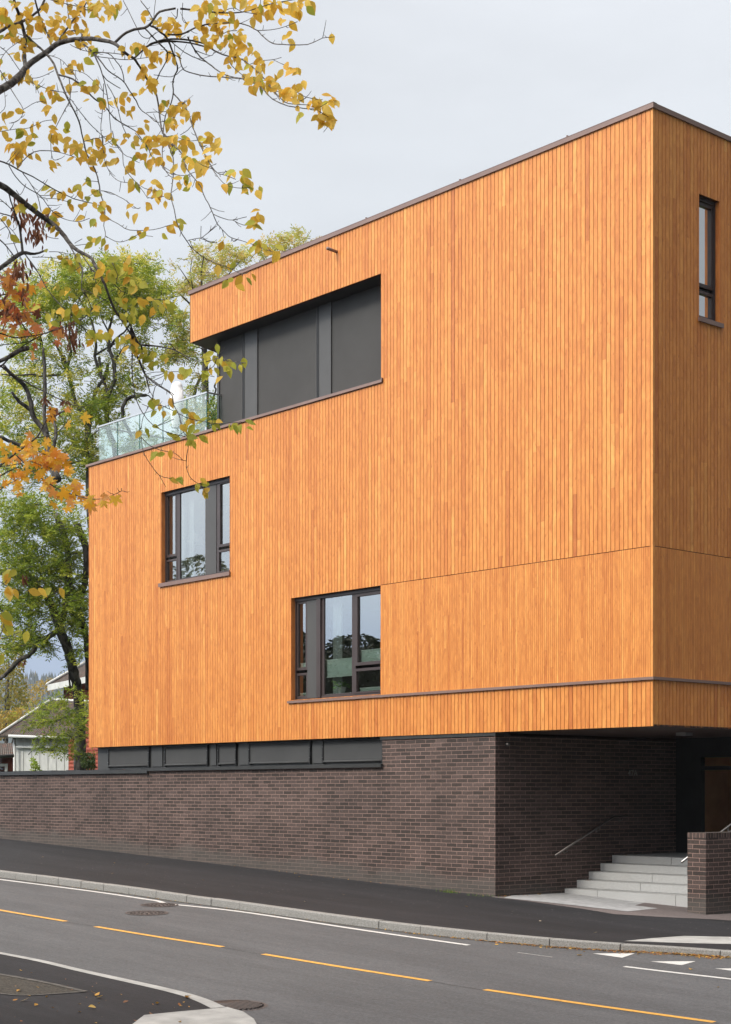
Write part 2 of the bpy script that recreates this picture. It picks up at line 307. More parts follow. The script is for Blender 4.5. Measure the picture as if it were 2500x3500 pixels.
M['glass_pale'] = glass_mat('pale_window_glass', 1.5, (.86, .92, .92), .30)
M['bal'] = glass_mat('balustrade_glass', .25, (.92, .97, .95), .01)
M['baledge'] = noisy('glass_edge', (.05, .16, .13), (.08, .22, .18), 3, .2)
M['steel'], _, _ = mat('brushed_steel', (.55, .55, .55), .28, 1)
M['rail'], _, _ = mat('dull_steel', (.20, .18, .17), .45, 1)
M['granite'] = noisy('light_granite', (.37, .37, .375), (.48, .48, .475), 70, .7, .15, 200, lo=.4, hi=.6, detail=3)
M['kerb'] = noisy('grey_granite_kerb', (.17, .165, .155), (.33, .325, .315), 60, .85, .6, 70, lo=.32, hi=.62, bdist=.02)
M['road'] = asphalt('road_asphalt', (.092, .094, .100), None, .13)
M['path'] = asphalt('pavement_asphalt', (.0195, .0195, .0225), None, .25, spec=.3)
M['path2'] = asphalt('old_asphalt', (.150, .125, .122), None, .14)
M['slab'] = noisy('pale_concrete', (.30, .30, .295), (.44, .44, .43), 3, .85, .3, 90)
M['paving'] = noisy('pale_paving', (.33, .33, .34), (.47, .47, .48), 7, .8, .2, 120)
M['gravel'] = noisy('dark_gravel', (.022, .019, .015), (.085, .075, .062), 30, .95, .8, 60, bdist=.02)
M['white'] = noisy('white_road_paint', (.30, .30, .30), (.62, .62, .61), 16, .7, .2, 120, lo=.28, hi=.46)
M['dimwhite'] = noisy('worn_road_paint', (.24, .24, .24), (.48, .48, .47), 18, .7, .2, 120, lo=.35, hi=.6)
M['yellow'] = noisy('yellow_road_paint', (.36, .19, .05), (.70, .37, .07), 16, .7, .2, 120, lo=.28, hi=.45)
M['iron'] = noisy('rusty_cast_iron', (.072, .062, .060), (.105, .085, .080), 30, .7, .4, 90)
M['grass'] = noisy('garden_grass', (.03, .055, .015), (.07, .10, .03), 3, .9, .4, 60)
M['white_cloth'], _, _ = mat('white_cloth', (.78, .78, .80), .8)
M['white_paint'] = noisy('white_painted_boards', (.55, .56, .55), (.68, .69, .67), 4, .7, .1, 30, stretch=(3, 3, .6))
M['red_paint'] = noisy('red_painted_logs', (.27, .055, .035), (.37, .085, .05), 4, .75, .2, 30)
M['tiles'] = None
M['bark'] = noisy('grey_bark', (.022, .018, .015), (.12, .11, .10), 7, .9, .9, 22, stretch=(1, 1, .5), lo=.4, hi=.62, bdist=.03)
M['twig'] = noisy('twig_bark', (.030, .023, .021), (.19, .18, .175), 20, .85, .6, 60, lo=.42, hi=.70)
M['leaf'] = leaf_mat('autumn_leaf', .7, .5)
M['ash'] = leaf_mat('green_leaf', .0, .5)
M['dry'] = leaf_mat('dry_leaf', .3, .2)
M['blind'] = noisy('pleated_blind', (.80, .88, .85), (.85, .92, .89), 3, .8)
M['wall_in'], _, _ = mat('white_plaster', (.78, .80, .80), .9)
M['floor_in'], _, _ = mat('interior_floor', (.35, .25, .16), .6)
M['dark_in'], _, _ = mat('dark_interior', (.030, .026, .024), .9)
M['curtain'] = leaf_mat('sheer_curtain', 0, .5)
M['lampshade'], _, _ = mat('lamp_shade', (.92, .93, .92), .6)
M['spruce'] = leaf_mat('spruce_needles', 0, .1)
M['hill'] = noisy('wooded_hill', (.030, .050, .058), (.065, .080, .070), .02, .95, 0, 1)
def tile_mat():
    m, nt, b = mat('roof_tiles', rough=.85)
    uv = nn(nt, 'ShaderNodeUVMap')
    br = nn(nt, 'ShaderNodeTexBrick', _offset=.0); link(nt, uv.outputs[0], br.inputs['Vector'])
    for k, v in (('Scale', 1), ('Mortar Size', .02), ('Mortar Smooth', .6), ('Bias', -.2), ('Brick Width', .22), ('Row Height', .33)): br.inputs[k].default_value = v
    br.inputs['Color1'].default_value = (.10, .065, .05, 1); br.inputs['Color2'].default_value = (.20, .075, .045, 1); br.inputs['Mortar'].default_value = (.02, .016, .014, 1)
    n = nn(nt, 'ShaderNodeTexNoise', Scale=3, Detail=6); link(nt, uv.outputs[0], n.inputs['Vector'])
    r = nn(nt, 'ShaderNodeMapRange'); link(nt, n.outputs['Fac'], r.inputs[0]); r.inputs[1].default_value = .35; r.inputs[2].default_value = .65
    mx = nn(nt, 'ShaderNodeMixRGB'); link(nt, r.outputs[0], mx.inputs[0]); link(nt, br.outputs['Color'], mx.inputs[1]); mx.inputs[2].default_value = (.115, .10, .085, 1)
    link(nt, mx.outputs[0], b.inputs['Base Color'])
    wv = nn(nt, 'ShaderNodeTexWave', Scale=4.5 / 1.0, Distortion=.5); link(nt, uv.outputs[0], wv.inputs['Vector'])
    bp = nn(nt, 'ShaderNodeBump', Strength=1, Distance=.05); link(nt, wv.outputs['Fac'], bp.inputs['Height']); link(nt, bp.outputs[0], b.inputs['Normal'])
    return m
M['tiles'] = tile_mat()

# ================================================================ THE BUILDING
bld = thing('apartment_building', 'orange wood clad corner building above a dark brick ground floor', 'building', W(0, 0, 0))
ZS, ZL0, ZL1, ZJ, ZR = 3.086, 3.867, 3.917, 6.118, 13.475       # soffit, ledge, joint, roof
ZT = 10.154                                                     # terrace parapet
TR, TE, TP = 6.870, 17.94, 13.51                                # right side of openings, far end, penthouse roof end
W1 = (11.953, 14.701, 6.905, 9.061); W2 = (TR, 9.767, 3.936, 6.112)
BD = 12.0                                                       # depth of the B side
def boards(mb, u0, u1, z0, z1, pitch, frm, holes=(), gap=.0115, th=.022, long=True):
    edges = [u0]
    u = u0
    while u < u1-1e-6:
        u = min(u+pitch, u1); edges.append(u)
    for i in range(len(edges)-1):
        a, b = edges[i], edges[i+1]
        if b-a < .02: continue
        cuts = {a, b}
        for h in holes:
            for q in (h[0], h[1]):
                if a+.012 < q < b-.012: cuts.add(q)
        cuts = sorted(cuts)
        seams = []; z = z0-random.random()*3
        while z < z1:
            z += random.uniform(.5, 4.6); seams.append(z)
        tones = [(random.uniform(.15, .35) if random.random() < .02 else max(0, min(1, random.gauss(.55, .11))), random.random(), random.random()) for _ in range(len(seams)+2)]
        for j in range(len(cuts)-1):
            ca, cb = cuts[j], cuts[j+1]; mid = (ca+cb)/2
            spans = [(z0, z1)]
            for h in holes:
                if h[0] < mid < h[1]:
                    ns = []
                    for s0, s1 in spans:
                        if h[3] <= s0 or h[2] >= s1: ns.append((s0, s1)); continue
                        if h[2] > s0: ns.append((s0, h[2]))
                        if h[3] < s1: ns.append((h[3], s1))
                    spans = ns
            for s0, s1 in spans:
                zz = [s0]+[q for q in seams if s0+.15 < q < s1-.15]+[s1]
                for k in range(len(zz)-1):
                    idx = sum(1 for q in seams if q < (zz[k]+zz[k+1])/2)
                    g0 = gap/2 if abs(ca-a) < 1e-6 else 0; g1 = gap/2 if abs(cb-b) < 1e-6 else 0
                    tn = tones[idx]
                    mb.box(ca+g0, cb-g1, 0, -th, zz[k]+(.0007 if k else 0), zz[k+1]-.0007, tn, frm, skip='b')
def backing(mb, u0, u1, z0, z1, frm, holes=(), s0=-.015, s1=-.09):
    us = sorted({u0, u1, *[q for h in holes for q in (h[0], h[1]) if u0 < q < u1]})
    zs = sorted({z0, z1, *[q for h in holes for q in (h[2], h[3]) if z0 < q < z1]})
    for i in range(len(us)-1):
        for j in range(len(zs)-1):
            mu, mz = (us[i]+us[i+1])/2, (zs[j]+zs[j+1])/2
            if any(h[0] < mu < h[1] and h[2] < mz < h[3] for h in holes): continue
            mb.box(us[i], us[i+1], s0, s1, zs[j], zs[j+1], (.4, .4, .4), frm)
fA = lambda t, s, z: W(t, s, z)
fB = lambda u, s, z: W(-s, -u, z)          # B side: u = distance back from the corner, s = outwards
WB = (1.251, 1.858, 10.20, 12.346)
PI_ = .0960
# side A cladding
mb = MB()
boards(mb, .055, TR, ZJ+.006, ZR, PI_, fA)
boards(mb, .055, TR, ZL1, ZJ-.006, PI_/2, fA, gap=.006)
boards(mb, .055, 9.83, ZS, ZL0, PI_, fA)
boards(mb, TR, 9.83, ZL1, ZT, PI_, fA, holes=[W2])
boards(mb, 9.83, TE, ZS, ZT, PI_, fA, holes=[W1])
boards(mb, TR, TP, 12.36, ZR, PI_, fA)
mb.box(0, .05, 0, -.05, ZS, ZR, (.75, .5, .3), fA)       # corner board
mb.build('wood_cladding', M['wood'], bld, label='main street face of vertical honey coloured boards')
mb = MB()
boards(mb, .055, BD, ZJ+.006, ZR, PI_, fB, holes=[WB])
boards(mb, .055, BD, ZL1, ZJ-.006, PI_/2, fB, gap=.006)
boards(mb, .055, BD, ZS, ZL0, PI_, fB)
mb.build('wood_cladding', M['wood'], bld, label='shaded side face of vertical boards round the corner')
mb = MB()
backing(mb, .02, TR, ZS+.002, ZR, fA)
backing(mb, TR, TE-.03, ZS+.002, ZT, fA, holes=[W1, W2])
backing(mb, TR, TP-.03, 12.363, ZR, fA)
backing(mb, .095, BD, ZS+.002, ZR, fB, holes=[WB])
# end wall, hidden rear parts, floors and terrace deck
mb.box(TE-.1, TE-.005, -.1, -11, ZS+.002, ZT-.004)
mb.box(.1, 13.0, -10.9, -11, ZS+.002, ZR-.1); mb.box(13.0, TE-.1, -10.9, -11, ZS+.002, ZT-.004)
mb.box(TR, TE-.1, -.1, -10.9, 9.85, 9.98)
mb.box(TR, TR+.08, -.1, -.5, ZT, 12.36)
mb.build('inner_wall', M['wood_back'], bld)
# window reveals in wood
for (a, b, z0, z1), f_ in ((W1, fA), (W2, fA), (WB, fB)):
    c = (.28, .3, .3)
    for x0, x1 in ((b-.012, b), (a, a+.012)): mb = MB(); mb.box(x0, x1, -.001, -.13, z0+.012, z1, c, f_); mb.build('window_reveal', M['wood'], bld)
# roof
mb = MB(); cs = .035
mb.box(-cs, TP+.03, -.06, cs, ZR-.004, ZR+.079); mb.box(-cs, 0.06, -BD, -.06, ZR-.004, ZR+.079)
mb.box(-cs-.004, TP+.034, -.06, cs+.004, ZR+.079, ZR+.085)
for t in (1.9, 4.6, 7.3, 10.0, 12.7): mb.box(t-.012, t+.012, -.03, .03, ZR+.085, ZR+.115)
mb.build('roof_cap', M['cap'], bld)
mb = MB()
V = lambda t, d: (t+.318*d, -d)
mb.face([W(.1, -.1, ZR-.05), W(TP, -.1, ZR-.05), W(*V(TP, 10.9), ZR-.05), W(.1, -10.9, ZR-.05)])
mb.face([W(TP, 0, 12.372), W(*V(TP, 8), 12.372), W(*V(TP, 8), ZR), W(TP, 0, ZR)])
mb.build('roof', M['cap'], bld)
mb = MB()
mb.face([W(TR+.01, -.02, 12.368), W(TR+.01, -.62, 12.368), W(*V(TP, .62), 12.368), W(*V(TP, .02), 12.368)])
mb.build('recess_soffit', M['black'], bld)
mb = MB()
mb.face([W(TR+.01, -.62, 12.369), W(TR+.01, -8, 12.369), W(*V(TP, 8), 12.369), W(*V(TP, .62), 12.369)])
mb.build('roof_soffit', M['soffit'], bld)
# terrace parapet cap and recess sill, joined
mb = MB()
mb.box(TR-.07, TE+.09, -.44, .04, ZT+.012, ZT+.068); mb.box(TR-.07, TR-.05, -.02, .045, ZT+.012, ZT+.1)
mb.box(TE-.2, TE+.09, -10.9, -.44, ZT+.012, ZT+.068)
mb.build('parapet_cap', M['cap'], bld)
mb = MB()
mb.box(-.045, 9.84, 0, .045, ZL0, ZL1-.002); mb.box(-.045, 0, -BD, 0, ZL0, ZL1-.002)
mb.box(TR, 9.84, -.13, .0, ZL0+.005, ZL1+.012)
mb.build('wall_ledge', M['cap'], bld)
# penthouse recess: screens and metal panels
rs = -.45
ph = MB(); ph.box(6.87, 13.01, rs-.06, rs-.15, ZT+.06, 12.37); ph.box(13.0, 13.14, -.5, -8, ZT, 12.37)
wallp = ph.build('recess_wall', M['panel'], bld)
for a, b in ((12.08, 12.975), (9.445, 11.52), (6.87, 8.95)):
    q = MB(); q.box(a, b, rs-.02, rs-.06, ZT+.07, 12.36); q.box(a, b, rs+.005, rs-.02, ZT+.07, ZT+.10)
    q.build('sun_screen', M['screen'], bld)
for a, b in ((11.565, 12.01), (8.99, 9.37)):
    q = MB(); q.box(a, b, rs, rs-.06, ZT+.07, 12.36)
    for z in (10.6, 11.1, 11.7, 12.1):
        for tt in (a+.03, b-.03): q.box(tt-.006, tt+.006, rs, rs+.004, z-.006, z+.006)
    q.build('metal_panel', M['panel'], bld)
def one(name, m, par, *b, fr=W): q = MB(); q.box(*b, fr=fr); return q.build(name, m, par)
for a, b in ((12.01, 12.045), (9.37, 9.41)): one('screen_guide', M['black'], bld, a, b, rs+.01, rs-.06, ZT+.07, 12.36)
for a, b, c, d in ((11.523, 11.547, .012, .06), (8.953, 8.977, .012, .06), (12.06, 12.075, .02, .06), (9.42, 9.44, .02, .06), (12.98, 13.03, .01, .2)): one('corner_trim', M['panel'], bld, a, b, rs+c, rs-d, ZT+.07, 12.36)
# overflow spout
q = MB(); q.tube([W(8.24, -.02, 13.135), W(8.24, .12, 13.145), W(8.24, .26, 13.155)], .032, 12, True); q.build('overflow_spout', M['cap'], bld)
# soffit under the overhang
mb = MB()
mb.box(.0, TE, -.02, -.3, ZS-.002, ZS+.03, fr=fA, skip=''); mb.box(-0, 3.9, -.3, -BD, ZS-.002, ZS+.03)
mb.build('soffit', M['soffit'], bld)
# ---- windows
def window(name, label, bars, panels, panes, sill, frm, gm, room, extra=None):
    m = MB()
    for (a, b, z0, z1, s0, s1) in bars: m.box(a, b, s0, s1, z0, z1, fr=frm)
    wo = m.build(name, M['frame'], bld, label=label)
    for (a, b, z0, z1, s) in panels:
        m = MB(); m.box(a, b, s, s-.05, z0, z1, fr=frm)
        for z in (z0+.1, z0+(z1-z0)*.35, z0+(z1-z0)*.65, z1-.1):
            for tt in (a+.03, b-.03): m.box(tt-.005, tt+.005, s, s+.003, z-.005, z+.005, fr=frm)
        m.build('infill_panel', M['panel'], wo)
    for (a, b, z0, z1, s) in panes:
        m = MB(); m.face([frm(b, s, z0), frm(a, s, z0), frm(a, s, z1), frm(b, s, z1)]); m.build('pane', gm, wo)
    if sill:
        m = MB(); m.box(*sill, fr=frm); m.box(sill[0], sill[1], sill[3]-.006, sill[3]+.003, sill[4]-.012, sill[5]+.001, fr=frm); m.build('sill', M['cap'], wo)
    a, b, d0, d1, z0, z1 = room
    m = MB()
    m.box(a, b, -d1-.02, -d1, z0, z1, fr=frm, skip='dulrb'); m.face([frm(a, -d0, z0), frm(a, -d1, z0), frm(a, -d1, z1), frm(a, -d0, z1)])
    m.face([frm(b, -d0, z0), frm(b, -d1, z0), frm(b, -d1, z1), frm(b, -d0, z1)])
    m.face([frm(a, -d0, z1), frm(a, -d1, z1), frm(b, -d1, z1), frm(b, -d0, z1)])
    # inner face of the outer wall round the window
    m.face([frm(a, -d0, z0), frm(a, -d0, bars[0][2]+.0), frm(b, -d0, bars[0][2]), frm(b, -d0, z0)])
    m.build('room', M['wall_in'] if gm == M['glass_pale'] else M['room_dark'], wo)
    m = MB(); m.face([frm(a, -d0, z0), frm(b, -d0, z0), frm(b, -d1, z0), frm(a, -d1, z0)]); m.build('room_floor', M['floor_in'], wo)
    return wo
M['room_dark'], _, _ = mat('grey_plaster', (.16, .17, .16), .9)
so_, si = -.13, -.19
a, b, z0, z1 = W1
bars = [(a, b, z0, z0+.055, so_, si), (a, b, z1-.075, z1, -.10, si), (b-.035, b, z0, z1, -.11, si), (a, a+.03, z0, z1, -.11, si)]
def sash(a, b, z0, z1, w_=.05, s=-.135):
    return [(a, b, z0, z0+w_, s, si), (a, b, z1-w_, z1, s, si), (a, a+w_, z0+w_, z1-w_, s, si), (b-w_, b, z0+w_, z1-w_, s, si)]
bars += sash(14.25, 14.68, 7.53, 9.02, .055); bars += sash(14.22, 14.69, 6.93, 7.47, .045); bars += [(14.115, 14.25, 6.93, 9.0, -.14, si)]
bars += [(13.06, 14.115, 6.93, 6.975, -.14, si), (13.06, 14.115, 8.995, 9.01, -.14, si)]
bars += [(12.565, 12.645, 6.93, 9.0, -.135, si)]; bars += sash(11.95, 12.565, 7.53, 9.02, .06, -.125); bars += sash(11.95, 12.60, 6.93, 7.47, .05, -.13)
m_w1 = window('window', 'upper left window with grey infill panel right of its wide pane', bars, [(12.65, 13.075, 6.96, 9.0, -.125)],
       [(12.0, 12.52, 7.57, 8.98, -.165), (12.0, 12.56, 6.97, 7.43, -.165), (13.06, 14.12, 6.96, 9.0, -.16), (14.29, 14.63, 7.57, 8.98, -.165), (14.26, 14.65, 6.97, 7.43, -.165)],
       (a-.03, b+.05, -.12, .045, 6.832, 6.905), fA, M['glass_pale'], (10.6, 15.6, .2, 3.2, 6.3, 9.2))
a, b, z0, z1 = W2
bars = [(a, b, z0, z0+.06, so_, si), (a, b, z1-.07, z1, -.10, si), (b-.04, b, z0, z1, -.11, si), (a, a+.03, z0, z1, -.11, si)]
bars += sash(9.37, 9.74, 4.57, 6.05, .06); bars += sash(9.36, 9.75, 3.97, 4.51, .05)
bars += [(8.90, 9.03, 3.96, 6.04, -.10, si)]; bars += [(8.82, 8.90, 3.97, 6.04, -.14, si), (7.80, 7.915, 3.97, 6.04, -.135, si), (7.915, 8.84, 3.97, 4.02, -.14, si)]
bars += sash(6.87, 7.80, 4.56, 6.04, .065, -.125); bars += sash(6.87, 7.83, 3.97, 4.50, .055, -.13)
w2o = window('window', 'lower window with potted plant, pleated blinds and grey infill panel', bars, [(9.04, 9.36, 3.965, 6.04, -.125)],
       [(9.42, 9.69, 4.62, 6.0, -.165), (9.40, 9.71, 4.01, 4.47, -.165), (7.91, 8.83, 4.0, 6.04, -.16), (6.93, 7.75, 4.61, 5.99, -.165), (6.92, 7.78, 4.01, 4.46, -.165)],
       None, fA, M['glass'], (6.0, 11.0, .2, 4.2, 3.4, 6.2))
def pleat(a, b, z0, z1, s, parent):
    m = MB(); n = max(3, int((z1-z0)/.022)); pts = []
    for i in range(n*2+1): pts.append((s+(.012 if i % 2 else -.012), z0+(z1-z0)*i/(2*n)))
    for i in range(len(pts)-1):
        m.face([fA(b, pts[i][0], pts[i][1]), fA(a, pts[i][0], pts[i][1]), fA(a, pts[i+1][0], pts[i+1][1]), fA(b, pts[i+1][0], pts[i+1][1])])
    m.box(a, b, s-.012, s+.014, z0-.018, z0); m.box(a, b, s-.012, s+.014, z1, z1+.018)
    m.build('pleated_blind', M['blind'], parent)
for q in ((7.93, 8.80, 4.39, 4.73), (7.0, 7.70, 4.64, 4.86), (6.98, 7.74, 4.03, 4.09), (9.44, 9.68, 4.64, 4.71), (9.42, 9.70, 4.03, 4.07)): pleat(*q, -.212, w2o)
def curtain(a, b, z0, z1, s, parent):
    m = MB(); n = 28; vv = []
    for i in range(n+1):
        t = a+(b-a)*i/n; off = .035*math.sin(i*1.5)+.01*math.sin(i*4.1)
        vv.append(fA(t, s+off, z0)); vv.append(fA(t, s+off, z1))
    m.mesh(vv, [[2*i, 2*i+2, 2*i+3, 2*i+1] for i in range(n)], None, (.78, .82, .82)); m.build('curtain', M['curtain'], parent)
curtain(13.95, 14.5, 6.4, 9.1, -.42, m_w1); curtain(11.2, 12.5, 6.4, 9.1, -.42, m_w1)
curtain(8.55, 8.82, 3.5, 6.15, -.40, w2o); curtain(9.3, 9.62, 3.5, 6.15, -.36, w2o)
# side window on B
a, b, z0, z1 = WB; so_ = -.12
bars = [(a, b, z0, z0+.05, -.11, si), (a, b, z1-.06, z1, -.09, si), (b-.035, b, z0, z1, -.09, si), (a, a+.035, z0, z1, -.09, si)]
bars += sash(a+.03, b-.03, 10.80, 12.29, .065, -.12); bars += sash(a+.03, b-.03, 10.24, 10.74, .055, -.12)
window('window', 'tall narrow window with a lowered blind on the shaded side face', bars, [], [(a+.08, b-.08, 10.85, 12.24, -.16), (a+.08, b-.08, 10.28, 10.69, -.16)],
       (a-.02, b+.05, -.12, .045, 10.135, 10.20), fB, M['glass_pale'], (.6, 3.4, .2, 2.6, 9.7, 12.8))
# ---- clerestory band
q = MB(); q.box(6.88, 17.83, -.20, -.40, 2.53, ZS-.002); q.build('clerestory_wall', M['band'], bld)
for a, b in ((15.47, 17.24), (13.05, 14.75), (11.96, 12.59), (9.32, 11.42), (7.0, 8.86)):
    q = MB(); q.box(a, b, -.165, -.20, 2.62, 3.02); q.tube([W(a, -.155, 2.61), W(b, -.155, 2.61)], .022, 8)
    so2 = q.build('clerestory_screen', M['bandscreen'], bld)
    q = MB(); q.box(a-.03, a, -.14, -.20, 2.56, 3.05); q.box(b, b+.03, -.14, -.20, 2.56, 3.05); q.box(a-.03, b+.03, -.14, -.20, 3.03, 3.06)
    q.build('guide_rail', M['black'], so2)
    for tt in (a-.015, b+.015):
        for z in (2.7, 2.92): one('screw', M['steel'], so2, tt-.005, tt+.005, -.141, -.135, z-.005, z+.005)
for a, b in ((14.9, 15.35), (12.72, 12.93), (11.5, 11.84), (8.93, 9.24)): one('clerestory_panel', M['band'], bld, a, b, -.17, -.20, 2.58, ZS-.004)
# ---- brick base
q = MB()
q.box(3.73, 15.28, -.05, -11, -1.2, 2.50); q.box(3.73, TR+.01, -.05, -11, 2.50, 3.02)
q.build('brick_wall', M['brick'], bld, label='dark brown brick ground floor wall with pinkish mortar')
q = MB(); q.box(3.70, TR+.05, -.02, -.4, 3.02, ZS-.004); q.box(TR-.02, 15.26, -.42, .02, 2.50, 2.535); q.box(TR-.02, 15.26, .012, .022, 2.47, 2.535)
q.build('flashing', M['gutter'], bld)
# wall beyond the entrance, with the glazed door
q = MB(); q.box(3.72, 3.2, -5.4, -5.6, -.5, ZS-.004); q.box(1.95, 3.2, -5.4, -5.6, 2.86, ZS-.004); q.box(-3, 1.95, -5.4, -5.6, -.5, ZS-.004)
q.build('porch_wall', M['black'], bld)
q = MB(); q.box(3.2, 3.06, -5.36, -5.5, .7, 2.86); q.box(1.95, 2.06, -5.36, -5.5, .7, 2.86); q.box(2.06, 3.06, -5.36, -5.5, 2.68, 2.86); q.box(2.06, 3.06, -5.36, -5.5, .7, .82); q.box(2.06, 3.06, -5.36, -5.5, 2.42, 2.5)
door = q.build('door', M['black'], bld, label='black framed glass entrance door with tall steel pull handle')
q = MB(); q.face([W(3.06, -5.44, .82), W(2.06, -5.44, .82), W(2.06, -5.44, 2.42), W(3.06, -5.44, 2.42)]); q.face([W(3.06, -5.44, 2.5), W(2.06, -5.44, 2.5), W(2.06, -5.44, 2.68), W(3.06, -5.44, 2.68)])
q.build('pane', glass_mat('door_glass', .5, (.95, .95, .93), .0), door)
q = MB(); q.tube([W(2.2, -5.28, .86), W(2.2, -5.28, 2.52)], .014, 8); q.tube([W(2.2, -5.28, 1.0), W(2.2, -5.38, 1.0)], .01, 6); q.tube([W(2.2, -5.28, 2.3), W(2.2, -5.38, 2.3)], .01, 6)
q.build('handle', M['steel'], door)
q = MB(); q.box(.5, 3.7, -7.3, -7.5, .5, 3.0); q.box(3.5, 3.7, -5.6, -7.3, .5, 3.0); q.build('lobby_wall', noisy('lobby_wood', (.55, .27, .12), (.65, .34, .16), 3), bld)
q = MB(); q.box(-3, 3.7, -5.6, -7.5, .5, .69); q.box(-3, 3.7, -5.6, -7.5, 3.0, 3.07); q.build('lobby_floor', M['granite'], bld)
q = MB(); q.box(1.4, 1.62, -2.7, -2.92, ZS-.06, ZS-.002); q.build('porch_lamp', M['steel'], bld)
q = MB(); q.tube([W(3.70, -.30, 2.86), W(3.62, -.30, 2.86)], .035, 10); q.build('wall_spotlight', M['rail'], bld)
# house number
cu = bpy.data.curves.new('number', 'FONT'); cu.body = '47A'; cu.size = .165; cu.extrude = .008; cu.space_character = 1.1
tmp = bpy.data.objects.new('number', cu); COL.objects.link(tmp)
bpy.context.view_layer.update(); me = bpy.data.meshes.new_from_object(tmp); bpy.data.objects.remove(tmp)
hn = bpy.data.objects.new('house_number', me); COL.objects.link(hn); me.materials.clear(); me.materials.append(mat('number_metal', (.34, .33, .31), .5, .3)[0])
hn.parent = bld; hn.location = (3.722, -3.86, 2.30); hn.rotation_euler = (R(90), 0, R(-90)); hn['label'] = 'small metal house number 47A'

# ================================================================ terrace
bal = thing('glass_balustrade', 'frameless glass balustrade with steel top rail round the roof terrace', 'balustrade', W(15, -.12, ZT+.07))
ts = [17.56, 16.70, 15.715, 14.714, 13.726, 12.932]
for i in range(5):
    q = MB(); q.box(ts[i]-.008, ts[i+1]+.008, -.055, -.067, ZT+.07, 11.10); q.build('glass_panel', M['bal'], bal)
for k in range(3):
    q = MB(); q.box(17.56, 17.572, -.12-k*1.3, -1.36-k*1.3, ZT+.07, 11.10); q.build('glass_panel', M['bal'], bal)
q = MB(); q.box(12.932, 12.92, -.12, -.50, ZT+.07, 11.10); q.build('glass_panel', M['bal'], bal)
q = MB(); q.box(12.915, 17.59, -.046, -.076, 11.10, 11.135); q.box(17.55, 17.59, -.076, -4.1, 11.10, 11.135); q.box(12.915, 12.945, -.076, -.5, 11.10, 11.135); q.build('top_rail', M['steel'], bal)
for t in ts[1:]: one('glass_edge', M['baledge'], bal, t-.007, t+.007, -.054, -.068, ZT+.07, 11.10)
for t in ts: one('clamp', M['steel'], bal, t-.04, t+.04, -.04, -.08, ZT+.068, ZT+.10)
for z in (10.25, 10.95): one('clamp', M['steel'], bal, 12.90, 12.96, -.03, -.09, z, z+.07)
# parasol in its cover
pp = W(13.55, -2.2, 9.98); pt, _s = 0, 0
d = Vector(((607-1250)/F, 1.0)); Yp = (-2.2+C0.dot(NX))/(d.dot(NX)); pp = Vector((d.x*Yp, Yp, 9.98))
par = thing('parasol', 'closed parasol in a white cover standing on the roof terrace', 'parasol', pp, 0)
zt = EYE-(1304-HY)/F*Yp
q = MB(); prof = [(11.35, .09), (11.5, .125), (11.9, .15), (12.3, .145), (zt-.28, .135), (zt-.14, .13), (zt-.07, .11), (zt-.02, .06), (zt, .015)]
vv = []; n = 18
for z, r in prof:
    for k in range(n):
        a = 2*math.pi*k/n; rr = r*1.15*(1+.10*math.sin(3*a+z*1.3)+.05*math.sin(7*a+z*3)); vv.append((pp.x+rr*math.cos(a)+.02*math.sin(z*2), pp.y+rr*math.sin(a), z))
q.mesh(vv, [[i*n+k, i*n+(k+1) % n, (i+1)*n+(k+1) % n, (i+1)*n+k] for i in range(len(prof)-1) for k in range(n)])
q.build('cover', M['white_cloth'], par)
q = MB(); q.tube([(pp.x, pp.y, 10.02), (pp.x, pp.y, 11.6)], .024, 8); q.build('pole', M['steel'], par)
q = MB(); q.box(-.3, .3, -.3, .3, 0, .06, fr=lambda x, y, z: pp+Vector((x, y, z))); q.build('base', M['gutter'], par)

# ================================================================ foliage helpers
def leaf(mb, pos, d, nrm_, L, Wd, col, curl=.25, fold=.25):
    d = d.normalized(); side = d.cross(nrm_)
    if side.length < 1e-4: side = d.cross(Vector((.3, .8, .5)))
    side.normalize(); nn_ = side.cross(d).normalized()
    st = ((0, 0), (.12, .55), (.35, 1), (.6, .86), (.82, .42), (1, 0))
    V_ = []; U = []
    o1, o2 = random.random()*50, random.random()*50
    for u, w_ in st:
        p = pos+d*(L*u)-nn_*(curl*L*u*u)
        if w_ == 0: V_.append(p); U.append((o1, o2+u*2)); continue
        for sg in (-1, 1):
            V_.append(p+side*(sg*Wd*.5*w_)+nn_*(fold*Wd*.5*w_)); U.append((o1+sg*w_*.5, o2+u*2))
        V_.append(p); U.append((o1, o2+u*2))
    # indices: 0 base, then triples (l, r, m)
    Fs = [[0, 1, 3], [0, 3, 2]]
    for k in range(3):
        a = 1+3*k; b = a+3
        Fs += [[a, b, b+2, a+2], [a+2, b+2, b+1, a+1]]
    Fs += [[10, 13, 12], [12, 13, 11]]
    mb.mesh(V_, Fs, U, col, True)
MAPLE = [(0, 1), (9, .70), (17, .78), (27, .42), (38, .66), (50, .95), (60, .66), (68, .68), (78, .36), (95, .52), (112, .66), (124, .42), (150, .34), (180, .08)]
